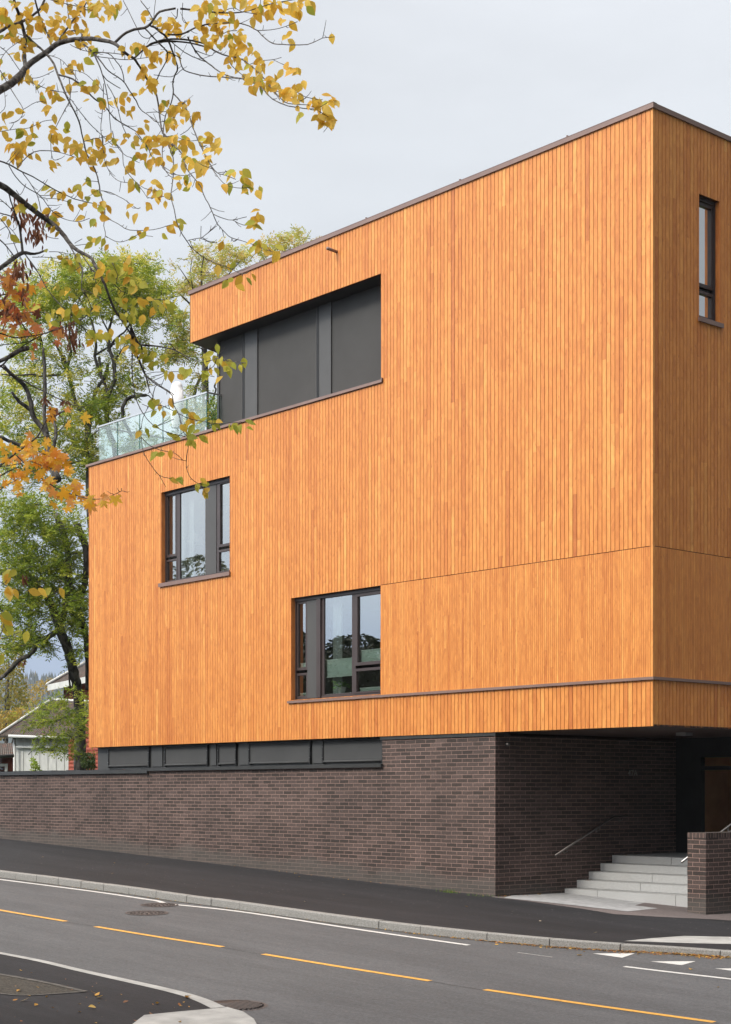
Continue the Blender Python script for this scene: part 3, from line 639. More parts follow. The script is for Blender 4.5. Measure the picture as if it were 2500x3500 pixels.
def maple_leaf(mb, pos, d, nrm_, L, col, curl=.2):
    d = d.normalized(); side = d.cross(nrm_)
    if side.length < 1e-4: side = d.cross(Vector((.3, .8, .5)))
    side.normalize(); nn_ = side.cross(d).normalized(); c = pos+d*L*.35
    V_ = [c]; U = [(0, 0)]; o1, o2 = random.random()*50, random.random()*50
    for sg in (1, -1):
        seq = MAPLE if sg == 1 else MAPLE[-2:0:-1]
        for a, r in seq:
            a = R(a)*sg; x, y = math.sin(a)*r*L*.62, math.cos(a)*r*L*.62
            V_.append(c+side*x+d*y-nn_*(curl*L*(abs(x)/L)*1.1+curl*.7*L*r*r*(.3 if y < 0 else .6))); U.append((o1+x/L*2, o2+y/L*2))
    n = len(V_)-1
    mb.mesh(V_, [[0, 1+k, 1+(k+1) % n] for k in range(n)], U, col, True)
def rv(a=1): return Vector((random.uniform(-a, a), random.uniform(-a, a), random.uniform(-a, a)))

exec_parts = []
# ================================================================ foreground tree over the street (traced branches)
Z1 = (0, 0, .36946); Z2 = (500, 0, .43103); Z3 = (0, 450, .36946); Z4 = (400, 450, .36946); Z5 = (0, 850, .36946); Z6 = (0, 1250, .30788); Z7 = (0, 1800, .24187); Z8 = (250, 1100, .36946)
def px(Z, x, y): return Z[0]+x*Z[2], Z[1]+y*Z[2]
def depth1(x, y): return 12.2+.9*math.sin(x/310+.5)+.7*math.sin(y/270+1.2)+.35*math.sin((x+y)/120)
def depth2(x, y): return 13.4+.8*math.sin(x/190+1.5)+.6*math.sin(y/210)
def grow(tbm, lfn, p, d, r, L, lev, rnd):
    pts = [p]; n = 6; q = p.copy()
    for i in range(n):
        d = (d+Vector((rnd.gauss(0, .12), rnd.gauss(0, .12), rnd.gauss(.03, .08)))).normalized(); q = q+d*L/n
        if q.x/max(q.y, .5) > -.262: q.x = -.262*q.y; d = Vector((-.4, d.y, d.z)).normalized()
        pts.append(q.copy())
    tbm.tube(pts, [max(.003, r*(1-.75*i/n)) for i in range(n+1)], 6 if r > .02 else 4)
    for i in range(2, n+1):
        if lev > 0:
            for _ in range(2 if lev == 1 else 1):
                dd = (d+Vector((rnd.gauss(-.2, .7), rnd.gauss(0, .7), rnd.gauss(.0, .45)))).normalized()
                grow(tbm, lfn, pts[i], dd, max(.004, r*(1-.75*i/n)*.7), L*.58, lev-1, rnd)
        else: lfn(pts[i])
def tidy(pts, rad, k=4):
    sp = smooth_path([(p[0], p[1], p[2], q) for p, q in zip(pts, rad)], k)
    return [Vector(q[:3]) for q in sp], [max(.003, q[3]) for q in sp]
def S(txt):
    o = []
    for ln in txt.strip().split(';'):
        v = [float(q) for q in ln.replace('\n', ' ').split()]
        if v: o.append([tuple(v[i:i+3]) for i in range(0, len(v), 3)])
    return o
BR = {
'1': (Z1, S('''-900 1500 70 -500 1200 52 -200 960 42 0 830 38 100 770 38 200 680 36 260 600 30 340 540 28 430 480 27 520 410 26 640 370 24 800 355 22 920 365 20 1050 395 18 1130 460 15 1190 510 14 1240 540 13 1290 610 11 1330 680 9 1400 800 9 1450 880 9 1470 1000 8 1490 1150 8 1510 1230 8 1600 1350 7;
235 640 22 225 480 18 235 380 16 205 230 18 175 130 16 130 0 14 100 -200 12;
-200 380 18 0 290 16 80 240 14 200 200 14 300 140 12 370 80 12 410 0 11 440 -100 9;
310 -60 8 360 130 10 420 270 9 460 350 9 475 430 9; 525 400 10 600 290 10 680 180 9 760 90 8 800 20 6;
240 320 12 300 380 12 380 450 12 440 510 12 500 590 11 530 680 11 580 800 10 620 900 9 690 1030 8 730 1120 8 755 1220 7 775 1310 7;
545 690 9 640 715 9 730 765 9 800 830 8 870 910 8 960 970 7 1050 1080 6 1130 1140 6 1250 1210 5 1320 1300 5 1370 1370 5;
660 280 7 720 285 8 760 320 8 750 380 9 850 470 9 900 560 8 940 660 6 970 770 5 990 870 5 1010 1000 4 1020 1150 4 1040 1300 4;
870 490 8 930 560 7 1000 650 6 1130 740 6 1200 840 6 1260 930 6 1300 1010 5 1370 1060 4 1460 1130 4 1624 1080 3;
940 670 5 990 740 5 1115 815 4; 960 770 4 955 900 4 945 1050 4 935 1200 3.5 970 1440 3;
880 480 5 1000 490 5 1080 570 5 1130 650 5 1150 760 5; 990 775 4 1050 880 4 1090 1000 4 1130 1150 4 1190 1280 4;
650 410 4 730 450 4 850 480 4 1000 485 4 1150 505 4; 900 520 4 1060 540 4 1200 550 4 1350 530 3 1480 500 3;
1060 395 14 1140 320 13 1240 270 13 1340 255 13 1390 220 12 1420 180 11 1480 105 11 1624 75 10;
1390 235 10 1450 260 10 1530 330 9; 1140 0 4 1200 120 4 1260 240 4 1310 330 4 1380 350 4 1440 300 4; 1300 0 5 1360 80 5 1410 165 5; 1440 -20 3 1430 100 3 1420 180 3;
1240 540 10 1300 480 9 1400 400 8 1500 380 7 1624 385 7; 0 430 4 80 500 4 190 660 4; 0 650 5 90 800 5 150 900 4 215 1010 4 190 1090 3 140 1130 2;
220 1010 3 340 940 3 420 945 2; 40 850 3 50 980 3 0 1045 3; -20 1220 3 150 1190 3 270 1180 3 400 1120 3 490 1105 2;
640 730 5 650 900 5 600 1010 4 540 1130 4 490 1230 3; 660 920 4 740 1030 4 830 1140 4 920 1230 4 1040 1340 4;
310 760 4 390 800 4 500 840 4 620 850 3 720 845 2; 450 510 4 560 545 3 650 640 4 720 740 3; 650 640 3 770 670 3 860 740 3 960 850 3;
0 370 4 110 300 3 230 330 3 ; 420 -20 5 560 20 4 700 50 4 820 70 3 ; 620 0 4 630 120 3 640 260 3; 0 560 3 60 470 3 150 400 3 200 380 2; 190 660 4 300 720 3 400 700 3 500 650 2;
770 1310 4 860 1285 4 940 1270 3 1000 1250 3; 1340 260 6 1400 320 6 1470 400 5 1550 470 5; 690 30 4 760 70 4 850 90 3 950 60 3; 200 700 4 250 720 4 330 790 3 360 860 3''')),
'2': (Z2, S('''270 68 9 385 75 8 560 95 7 700 100 6 820 80 5 950 40 4 1080 10 4 1200 -10 4; 50 200 9 110 250 9 160 290 9 200 380 8 230 470 7 250 540 7 225 600 6 210 660 6 215 740 6 190 840 5 150 920 5 135 1050 5 150 1160 4;
215 740 6 270 800 6 310 850 6 345 920 5 370 1010 5 410 1100 4 440 1160 4; 170 270 8 280 270 8 380 220 7 480 190 7 560 182 6 680 180 6 780 190 5 880 240 5 930 290 5 1000 340 5 1080 350 4.5 1280 350 4 1400 300 3 1490 290 2;
880 240 4 1050 225 3 1200 170 2; 80 330 8 160 310 8 300 310 8 450 340 7 540 400 7 640 440 6 740 460 6 820 510 5 900 580 5 970 660 4 1050 760 4 1130 820 4 1300 830 3;
0 370 9 60 340 9 200 325 8 350 340 7 480 370 7; 330 290 7 370 370 6 430 450 6 520 520 6 600 580 5 700 610 4 820 625 4; 200 330 4 300 410 4 400 460 4 480 490 4;
270 470 5 290 540 5 340 570 5 470 600 5 600 610 5 740 620 5 840 640 5 920 700 5 1000 780 5 1100 830 5 1200 850 4 1340 860 4 1440 810 3; 1350 870 3 1440 920 3 1480 960 2; 650 480 4 700 540 4 780 610 4;
0 230 6 80 320 6 165 410 6 155 490 5 110 570 5 85 630 5; 165 410 5 220 430 4 280 465 4; 0 890 3 200 880 3; 0 900 3 90 970 3 130 1060 3; 60 590 3 150 605 3 220 600 3 290 545 3;
250 68 5 240 140 4 180 170 3; 290 20 3 288 150 3 330 190 3; 600 95 4 690 60 3 760 90 3 900 115 3; 820 510 3 900 480 3 1010 470 3 1070 455 2; 1000 470 3 1100 515 2; 550 300 3 640 250 3 720 240 3; 180 840 3 260 830 3 330 800 2;
140 1080 3 220 1080 3 300 1105 2; 370 985 3 330 1030 3 270 1070 3; 1200 730 3 1270 770 3 1400 790 2; 1170 820 3 1240 790 2 1270 770 2; 400 400 4 510 440 3 540 410 3; 960 660 3 1010 720 3 1060 790 3''')),
'3': (Z3, S('''775 90 8 800 200 8 850 290 8 890 380 7.5 920 500 7 930 570 6.5 965 680 6 970 790 5 960 870 4 975 960 4 935 1100 2.5; 935 545 4 1020 560 4 1140 620 3.5 1260 705 3 1300 700 2; 970 790 4 1090 850 4 1200 910 4 1420 905 3 1580 860 2.5;
975 960 3 1060 1010 3 1140 1015 3 1260 960 2.5 1300 930 2; -1700 -300 60 -900 100 50 -400 290 42 -200 400 38 0 490 32 80 540 32 180 620 28 280 700 27 400 790 26 510 870 24 600 970 22 660 1050 20 740 1110 18 840 1165 16 880 1240 15 930 1320 14;
-300 180 9 0 270 8 80 300 8 210 370 7 350 440 6 480 520 6 620 590 5 720 630 5 850 660 4 960 700 3; 80 310 5 150 420 5 240 510 5 360 580 5 420 650 4 480 730 4 560 790 4 650 820 3 740 830 3 830 800 2;
210 380 5 290 490 4 350 600 4 380 740 4; 160 330 5 220 260 5 290 200 5 370 175 5 500 180 4 620 210 3 700 235 3; 360 590 3 480 585 3 560 560 3; 400 620 3 520 620 3 640 650 3;
-900 1900 34 -300 1480 26 0 1265 22 100 1190 22 210 1120 20 320 1130 12 440 1090 9; 210 1120 14 195 980 12 180 880 11 150 780 8 100 640 7 70 520 6; -100 900 7 0 1000 7 60 1060 6 130 1150 6; -100 700 6 0 750 6 100 780 6 160 830 5;
0 620 4 110 720 5 160 800 5; 230 1130 6 300 1230 6 380 1340 5; 300 1160 4 420 1160 3 580 1175 3; 640 1040 8 700 1150 7 760 1260 7 760 1350 6; 700 1080 6 790 1180 5 850 1290 5; 455 1110 4 540 1110 3 640 1130 3 700 1120 2;
1370 150 5 1410 230 5 1480 300 4 1624 390 4; 1050 80 4 1130 180 4 1140 290 4 1180 380 4 1280 490 4 1330 560 3 1380 610 3 1500 600 3 1590 580 2; 1250 10 4 1370 150 4; 1040 -10 4 1070 110 4 1150 210 3 1220 240 3;
950 30 4 960 180 4 980 300 3 1040 410 3 1120 460 3 1220 470 2; 470 730 4 400 900 4 440 970 3 540 990 3; 0 800 5 90 920 5 140 1060 4 210 1200 4; 690 1030 3 760 990 2; 700 1050 3 800 1040 2; 480 0 3 470 120 3 490 250 2 540 255 2; 240 480 3 190 580 2 150 540 2; 440 440 3 380 530 2 340 570 2; 180 1000 3 80 880 3 0 910 3''')),
'4': (Z4, S('''440 20 8 520 120 7 600 200 7 640 330 6 700 410 6 770 500 5 810 600 5 850 670 5 890 760 5 930 850 4.5 1000 930 4 1060 980 4 1200 1020 3.5 1370 1085 3 1440 1110 2; 430 50 5 420 180 5 425 300 4;
720 0 7 770 120 7 820 220 6 870 310 6 930 380 5 1000 400 4 1100 440 3; 870 320 5 930 410 4 1010 490 3 1120 520 3 1230 515 2; 420 330 4 480 380 4 620 405 3.5 700 380 3 860 320 3 920 295 2;
430 30 6 490 150 6 520 240 6 520 400 6 510 500 5.5 500 600 5.5 530 720 5 550 820 5 590 920 5 640 1000 5 700 1080 4.5 800 1160 4 900 1210 4 1020 1250 3.5 1140 1310 3 1200 1310 2;
890 760 4 970 795 4 1070 815 3 1200 785 2; 1070 815 3 1150 855 3 1200 865 2; 655 1005 3 720 990 3 790 975 3 860 920 3 925 870 2; 790 975 3 850 1020 3 930 1025 2; 775 975 3 780 870 2; 930 380 3 1000 370 3 1080 350 2; 700 410 4; 420 310 4 480 400 4 520 420 4; 790 135 3 830 125 3; 150 440 3 250 520 3 350 540 3 420 550 2; 1060 980 3 1080 1015 2 1110 995 2''')),
'5': (Z5, S('''850 90 15 920 230 14 970 330 13 1010 440 12 1060 560 12 1120 650 11 1180 740 10 1240 830 9 1310 890 8 1440 900 7 1624 930 5; 765 200 6 755 370 5 800 430 4 850 560 4; 870 230 5 890 320 4;
1040 300 5 1120 390 4 1240 430 4 1330 460 3 1500 470 3 1580 490 2; 240 60 6 330 180 6 400 310 5 480 430 5 560 520 5 660 610 4 760 720 4 820 760 3; 750 370 4 870 420 4 1000 490 4; 1010 450 5 900 510 4 810 610 4 700 690 4 560 730 4; 1120 650 8 1200 680 9 1220 760 9 1240 830 9;
1310 890 7 1320 990 6 1325 1090 5 1350 1180 5 1385 1330 4; 1240 920 6 1290 1050 6 1340 1160 6 1420 1220 5 1520 1290 5 1610 1350 4; 1130 560 5 1200 560 4; 720 110 4 760 180 5; 760 60 5 860 200 5 930 240 5; 1030 110 3 1090 240 3 1070 280 3; 1340 1160 3 1440 1140 3 1600 1140 2''')),
'7': (Z7, S('''0 780 8 170 880 6 400 910 5 640 980 4 840 920 3; -100 1100 9 0 1160 9 70 1250 9 50 1400 8 0 1560 8; 0 1590 8 160 1540 6 330 1470 4''')),
'8': (Z8, S('''640 210 8 800 225 7 950 265 6 1070 330 5 1200 375 3 1330 335 3; 545 60 9 600 190 8 630 220 7 640 340 5; 560 260 7 610 340 7 640 420 7 680 500 7 760 570 6 840 620 6 915 680 6 930 770 5 980 860 5 1000 950 4 1035 1040 4 1070 1060 4 1070 1130 4 1050 1250 4 1050 1350 3 1080 1430 3 1130 1480 3 1200 1510 2;
550 280 6 545 420 6 555 560 5 580 700 5 620 800 5 680 890 4 760 970 4 900 1030 4 1040 1060 4; 640 760 3 720 790 4 800 770 4 900 810 4 1000 860 4 1080 895 4 1200 920 3 1340 940 3 1560 925 2; 680 500 4 710 640 4 740 700 3 700 780 3 650 880 3 630 990 3;
630 1060 3 650 1200 3 720 1320 3 800 1420 3 910 1450 2; 630 1070 4 720 1150 4 820 1190 4 940 1215 3 1015 1280 2; 720 510 4 800 490 4 870 465 3 940 460 3 1080 460 2; 1330 330 5 1300 410 4 1240 450 3; 1200 375 3 1340 340 4 1450 360 3 1600 380 2; 60 10 4 140 120 4 200 170 3; 760 970 3 840 940 3 930 900 2; 560 260 7 530 60 9''')),
}
ftree = thing('street_tree', 'tree whose thin grey branches with yellow leaves hang over the upper left', 'tree', W(0, 0, 0)*0+Vector((-5.9, 12.6, -.72)), 0)
tb = MB()
def add_branches(tbm, Z, lines, dfn, ks=1.0):
    for ln in lines:
        if len(ln) < 2: continue
        pts = []; rad = []
        for (x, y, r) in smooth_path(ln, 3):
            X, Y_ = px(Z, x, y); X += random.uniform(-1, 1)*Z[2]*1.6; Y_ += random.uniform(-1, 1)*Z[2]*1.6
            D = dfn(X, Y_); pts.append(P(X, Y_, D)); rad.append(max(.0026, r*Z[2]*D/F*.92*ks))
        big = max(q[2] for q in ln)
        tbm.tube(pts, rad, 9 if big > 12 else 5, True)
        # short spur twigs and buds
        if big < 14:
            for i in range(1, len(pts)-1):
                if random.random() < .30:
                    d = (pts[i+1]-pts[i]).normalized(); q = (d*.5+rv(.8)); q.y *= .5; q.normalize(); L = random.choice((.02, .03, .04, .07, .12))
                    tbm.tube([pts[i], pts[i]+q*L*.6, pts[i]+q*L+Vector((0, 0, .01))], [.0028, .0022, .0016], 4, True)
for k in BR: add_branches(tb, BR[k][0], BR[k][1], depth1)
# trunk standing left of the frame; the limbs spring from it
A1 = P(*px(Z1, -900, 1500), depth1(*px(Z1, -900, 1500))); A2 = P(*px(Z3, -1700, -300), depth1(*px(Z3, -1700, -300))); A3 = P(*px(Z3, -900, 1900), depth1(*px(Z3, -900, 1900)))
base = Vector((-5.9, 12.6, -.75))
tb.tube(*tidy([base, base+Vector((.05, 0, .5)), base+Vector((.2, 0, 1.8)), Vector((-5.4, 12.5, 3.4)), Vector((-5.0, 12.4, 5.2)), A2+Vector((-.35, .1, .3)), A2+Vector((-.1, .3, 1.6)), A2+Vector((-.3, .5, 3.4)), A2+Vector((-.2, .6, 5.2))], [.30, .24, .20, .17, .145, .115, .08, .05, .012]), 12)
tb.tube(*tidy([Vector((-5.45, 12.45, 3.1)), Vector((-5.2, 12.4, 3.9)), (A1+Vector((-5.2, 12.4, 3.9)))*.5+Vector((0, 0, .15)), A1], [.12, .10, .085, .062]), 9)
tb.tube(*tidy([Vector((-5.5, 12.5, 2.4)), Vector((-5.2, 12.4, 2.9)), (A3+Vector((-5.2, 12.4, 2.9)))*.5, A3], [.09, .06, .045, .032]), 9)
tb.tube(*tidy([Vector((-5.1, 12.4, 4.9)), Vector((-4.95, 12.4, 5.5)), A2], [.11, .09, .055]), 9)
extra1 = []; rn = random.Random(5)
for z_, dx in ((3.4, -1), (4.4, -.8), (5.6, -.9), (6.6, -.5), (7.4, -.6), (8.4, .0), (9.3, -.3), (5.0, -.2), (6.0, .2), (7.8, -.9)):
    o_ = Vector((-5.2+.06*(z_-5), 12.4, z_)) if z_ < 6 else A2+Vector((-.2, .4, z_-A2.z))
    grow(tb, extra1.append, o_, Vector((dx, rn.uniform(-1, 1), .55)).normalized(), .05, 2.1, 2, rn)
tb.build('trunk', M['twig'], ftree)
LV = {
1: (Z1, '''40 60 6 20 200 6 110 30 4 100 150 5 60 280 3 200 150 5 240 110 3 130 330 4 190 380 4 200 440 4 220 500 3 150 520 2 270 450 2 270 260 5 330 190 5 380 240 4 350 340 2 470 170 4 430 310 2 530 210 5 500 330 4 560 300 3 620 280 4 640 200 2 690 140 4 720 210 4 760 60 6 800 30 5 700 30 4 880 30 4 930 40 5 970 80 4 1010 110 4 900 140 4 1090 20 3 800 300 4 740 320 2 880 330 2 750 420 2 960 430 2 40 590 3 50 700 4 230 690 3 220 750 3 600 610 3 550 640 2 720 610 2 760 610 1 890 710 2 740 790 2 790 830 3 850 820 2 640 810 1 350 790 2 370 870 3 450 850 3 520 890 3 510 820 1 870 940 3 905 970 2 1330 190 3 1490 210 3 1580 200 3 1590 260 3 1200 470 3 1250 460 4 1310 430 3 1360 480 3 1420 550 2 1460 510 2 1520 510 1 1590 530 3 1210 640 1 1290 660 3 1340 670 5 1390 710 3 1390 790 4 1450 780 3 1350 840 3 1220 890 3 1110 940 3 1150 1040 3 1250 1020 1 1510 960 2 1600 1010 3 40 1090 2 130 1060 2 190 1230 3 310 1250 3 290 1160 2 350 1160 2 470 1000 2 550 1110 2 470 1260 3 530 1230 4 580 1240 1 20 1220 4 120 1320 3 700 1330 3 930 1300 2 980 1270 3 850 1290 2 1210 1240 3 1270 1230 2 1300 1160 2 1340 1320 3 1440 1270 4 1560 1290 4 1180 1320 2 1570 1130 3 30 330 3 10 110 5 160 230 4 320 60 3 460 40 3 580 10 3 250 200 4'''),
2: (Z2, '''460 30 5 430 80 3 500 50 4 570 120 5 610 180 6 600 220 4 480 210 4 350 170 3 230 140 2 190 210 4 120 190 2 270 250 4 400 180 4 400 290 3 550 260 3 580 320 4 600 370 3 500 340 3 520 380 3 700 280 3 750 270 2 700 400 4 690 180 2 730 150 2 850 150 3 840 40 4 900 50 4 890 80 4 670 10 3 720 20 2 970 110 3 1020 50 4 1080 30 4 1150 60 5 1190 90 5 1200 30 4 1250 20 3 1270 80 1 1065 170 1 1130 185 2 1120 330 3 1160 280 1 1470 295 1 640 460 2 720 330 3 770 400 4 840 400 4 870 420 2 720 520 2 790 480 3 860 510 5 920 490 4 900 540 3 1015 520 1 1100 560 2 1140 540 2 1200 560 4 840 600 4 850 670 3 890 640 4 940 620 3 900 690 3 760 620 1 640 570 2 565 610 1 1000 640 3 1040 630 3 1040 690 2 1090 730 3 1130 710 3 1170 740 4 1190 690 3 1130 820 2 1190 890 2 1230 930 1 1310 780 3 1350 780 4 1380 860 4 1430 840 4 1480 790 3 1510 820 2 1350 940 3 1400 950 3 1460 970 4 1500 960 2 65 470 1 100 440 1 200 450 2 220 860 4 260 860 3 300 870 3 340 810 1 380 920 4 350 930 2 430 920 1 180 970 2 240 980 3 280 950 3 230 1110 4 270 1110 3 70 1090 3 360 1120 2 500 1110 3 540 1120 2 130 820 2 940 30 3'''),
3: (Z3, '''60 150 3 130 130 3 160 220 4 220 190 4 260 250 3 330 140 1 440 310 2 530 310 2 600 170 2 700 150 4 750 140 4 740 260 3 780 280 2 830 200 3 930 200 3 990 200 4 880 290 3 940 290 1 1060 280 3 1190 110 2 1260 220 3 1270 290 3 1240 330 2 1310 240 1 1360 240 1 1410 290 1 1440 260 2 1500 270 4 1380 180 2 1350 110 3 1430 80 3 850 470 2 510 570 3 560 570 2 600 540 3 750 580 2 820 560 2 850 590 1 660 660 1 730 690 2 880 680 4 920 700 3 980 690 3 840 820 2 890 830 3 725 870 1 1240 480 3 1200 470 1 1400 480 4 1430 560 1 1510 540 2 1560 560 3 1530 630 2 1310 690 3 1180 770 1 1270 790 1 1500 980 1 1540 910 1 1600 850 2 1380 920 1 1280 970 2 1350 960 1 800 1010 1 850 1020 2 930 1010 2 1005 1080 1 550 960 1 70 820 2 470 880 2 520 830 2 45 960 2 620 1200 2 670 1190 2 720 1190 1 1000 1230 2 1040 1300 3 1150 1230 2 1200 1220 3 200 710 3 240 720 2 330 690 1 420 1130 1 490 760 3'''),
4: (Z4, '''700 100 2 860 90 3 900 160 3 940 100 1 660 240 3 710 230 3 790 250 4 850 230 2 570 350 2 610 310 1 800 360 4 840 380 1 600 450 3 570 500 1 700 500 3 1110 370 3 1160 370 2 1140 450 3 1190 430 4 985 520 1 1050 500 1 1240 540 2 1290 520 2 1280 760 3 1240 800 3 1270 850 3 1320 800 1 1250 900 1 520 860 1 600 880 1 985 1050 1 1300 1050 4 1360 1040 3 1390 1110 2 1440 1120 3 1510 1140 1 1030 1230 3 1110 1370 2 1160 1370 1 1240 1360 2 1100 1430 1 1160 530 1 560 90 4 600 120 3 530 160 2'''),
5: (Z5, '''610 110 2 660 110 2 720 110 1 560 410 2 600 370 2 640 400 2 1000 140 2 1040 230 3 1000 290 2 960 230 1 1150 160 2 1190 160 3 1170 310 2 1240 330 2 1290 360 1 680 540 3 760 560 3 800 620 3 620 660 2 470 570 3 520 600 4 840 770 2 880 830 2 930 810 2 1130 520 3 1180 480 2 1240 490 3 1290 490 3 1330 480 2 1420 530 2 1460 510 2 1520 510 3 1580 490 2 1150 620 3 1220 610 3 1270 620 2 1060 490 1 1140 850 2 1220 840 1 1230 910 2 1190 400 2 930 580 2 400 710 2 820 350 2'''),
7: (Z7, '''120 640 2 110 720 1 140 870 2 110 920 1 400 960 1 540 930 1 730 930 1 840 920 1 30 1250 3 80 1480 3 240 1520 1 390 1530 1 50 1860 2 0 1600 2'''),
8: (Z8, '''180 130 3 240 130 3 200 190 2 480 160 2 530 150 2 560 240 2 610 220 1 640 280 1 680 270 2 680 330 2 740 330 3 780 350 2 850 380 2 760 410 1 710 410 1 810 460 1 905 510 1 970 490 3 1020 490 1 1060 460 2 1060 500 1 1100 470 1 735 740 1 785 740 2 830 730 2 775 860 1 840 860 1 615 1020 2 670 1020 1 730 1000 1 900 1050 2 975 870 2 1080 960 3 1060 880 2 1140 910 3 1200 950 1 1000 1070 2 1060 1090 3 1090 1110 1 1140 1070 2 1200 1080 1 1260 930 3 1300 970 2 800 1210 2 930 1230 2 930 1470 2 990 1470 1 1100 1500 2 1190 1520 2 1220 1570 3 1450 980 1 1500 990 2 1540 970 2 1590 950 1 1215 460 2 1280 450 4 1240 310 2 1300 290 2 1330 240 1 1370 370 2 1430 410 3 1500 390 3'''),
}
lm = MB()
YEL = [(.82, .53, .07), (.86, .58, .09), (.78, .46, .06), (.88, .64, .14), (.74, .50, .07)]
GRN = [(.50, .50, .07), (.58, .54, .08), (.42, .45, .06), (.64, .58, .09)]
def elm_cluster(X, Y_, n, big=1.0):
    D = depth1(X, Y_)
    gr = max(0, min(.6, (Y_-450)/1100))+.10
    for k in range(n):
        ox, oy = (random.gauss(0, 15), random.gauss(-8, 9)) if n > 1 else (0, -14)
        p = P(X+ox, Y_+oy, D+random.gauss(0, .05))
        d = Vector((random.gauss(0, .55), random.gauss(0, .35), -1+random.random()*.5))
        if random.random() < .16: d = Vector((random.choice((-1, 1)), random.gauss(0, .3), -.25))
        nr = Vector((random.gauss(0, .5), -1, random.gauss(.1, .4)))
        c = random.choice(GRN if random.random() < gr else YEL); j = random.uniform(.85, 1.12); c = tuple(q*j for q in c)
        L = random.uniform(.060, .102)*big
        lm.mesh([p-d.normalized()*.012+rv(.002), p+Vector((.0012, 0, 0)), p-Vector((.0012, 0, 0))], [[0, 1, 2]], None, (.3, .2, .05))
        leaf(lm, p, d, nr, L, L*random.uniform(.5, .66), c, random.uniform(-.15, .4), random.uniform(.05, .55))
for k in LV:
    Z, tx = LV[k]; v = [float(q) for q in tx.split()]
    for i in range(0, len(v), 3):
        X, Y_ = px(Z, v[i], v[i+1]); elm_cluster(X, Y_, int(v[i+2]), 1.0 if k != 7 else 1.5)
rs_ = random.getstate()
for p in extra1:
    for k in range(2):
        L = random.uniform(.06, .10); c = random.choice(YEL+GRN); leaf(lm, p+rv(.07), Vector((random.gauss(0, .5), random.gauss(0, .5), -.8)), rv(), L, L*.58, c, .2, .3)
random.setstate(rs_)
lm.build('leaves', M['leaf'], ftree)
# ---- maple behind it, also rooted left of the frame
mtree = thing('maple_tree', 'maple with orange and red autumn leaves reaching in from the left edge', 'tree', Vector((-6.2, 14.6, -.65)), 0)
MB6 = S('''-900 1900 34 -300 1400 20 0 1110 14 150 990 13 260 910 12 410 790 10 470 690 7 520 600 5 560 540 4; 410 800 7 560 770 5 680 700 4 790 560 4; 180 990 9 300 1110 8 430 1230 8 600 1340 7 720 1400 7 850 1440 7 980 1475 6 1150 1475 5 1270 1430 4 1350 1390 3 1395 1402 2; 1350 1390 3 1350 1358 2;
-50 1130 6 230 1085 6 330 1060 5 450 1100 4 600 1150 4; 340 880 5 450 960 4 600 1030 4; -200 1380 12 0 1230 10 80 1180 9 210 1120 5; 0 1380 5 80 1320 5 180 1270 4 220 1220 4; -300 -250 12 40 30 9 150 110 9 340 210 8 520 300 8 640 360 7 760 420 6 940 465 3; 640 360 4 720 400 4 790 500 3''')
MB5 = S('''-300 500 10 0 430 8 100 410 7 180 400 5; -300 700 12 0 780 8 130 820 8 330 800 7 520 750 5 690 680 4 900 570 3; 0 890 5 250 860 5 420 780 4 560 720 3; -400 1200 36 0 1040 22 100 990 26 180 940 26 258 918 28; -200 1250 12 0 1090 10 50 1050 10 130 960 8 260 870 6 400 790 5; 0 300 5 90 340 4 200 330 3; 0 640 6 150 600 5 300 590 4 420 590 3; 20 760 6 60 650 5 100 560 4; 0 170 4 100 260 4 200 330 3''')
tm = MB()
add_branches(tm, Z6, MB6, depth2, .95); add_branches(tm, Z5, MB5, depth2, .9)
mb0 = Vector((-6.2, 14.6, -.7)); q1 = P(*px(Z6, -900, 1900), depth2(*px(Z6, -900, 1900)))
tm.tube(*tidy([mb0, mb0+Vector((0, 0, 1)), mb0+Vector((.2, -.2, 3)), mb0+Vector((.3, -.3, 5)), mb0+Vector((.2, -.2, 7)), mb0+Vector((.3, 0, 9.2))], [.26, .19, .16, .12, .07, .012]), 12)
for (Z, a, r_) in ((Z6, (-900, 1900), .05), (Z6, (-200, 1380), .02), (Z6, (-300, -250), .02), (Z5, (-300, 500), .018), (Z5, (-300, 700), .02), (Z5, (-400, 1200), .045), (Z5, (-200, 1250), .02)):
    X, Y_ = px(Z, *a); e = P(X, Y_, depth2(X, Y_)); zz = max(.8, e.z-1.6); st = Vector((mb0.x+.07*zz, mb0.y-.07*zz, zz))
    tm.tube(*tidy([st, st+(e-st)*.3+Vector((0, 0, .35)), st+(e-st)*.65+Vector((0, .1, .25)), e], [r_*1.9, r_*1.5, r_*1.2, r_]), 8)
extra2 = []
for z_, dx in ((2.6, -1), (3.6, -.6), (4.6, -1), (5.4, -.2), (6.2, -.6), (7.0, .1), (7.8, -.4)):
    grow(tm, extra2.append, mb0+Vector((.25, -.25, z_)), Vector((dx, rn.uniform(-1, 1), .5)).normalized(), .045, 1.9, 2, rn)
tm.build('trunk', M['twig'], mtree)
mm_ = MB()
ORG = [(.92, .50, .04), (.95, .56, .06), (.90, .42, .05), (.96, .62, .08), (.92, .44, .12)]
REDS = [(.60, .17, .06), (.68, .24, .08), (.66, .30, .08), (.50, .19, .09)]
BRN = [(.16, .06, .035), (.22, .09, .05), (.28, .13, .07)]
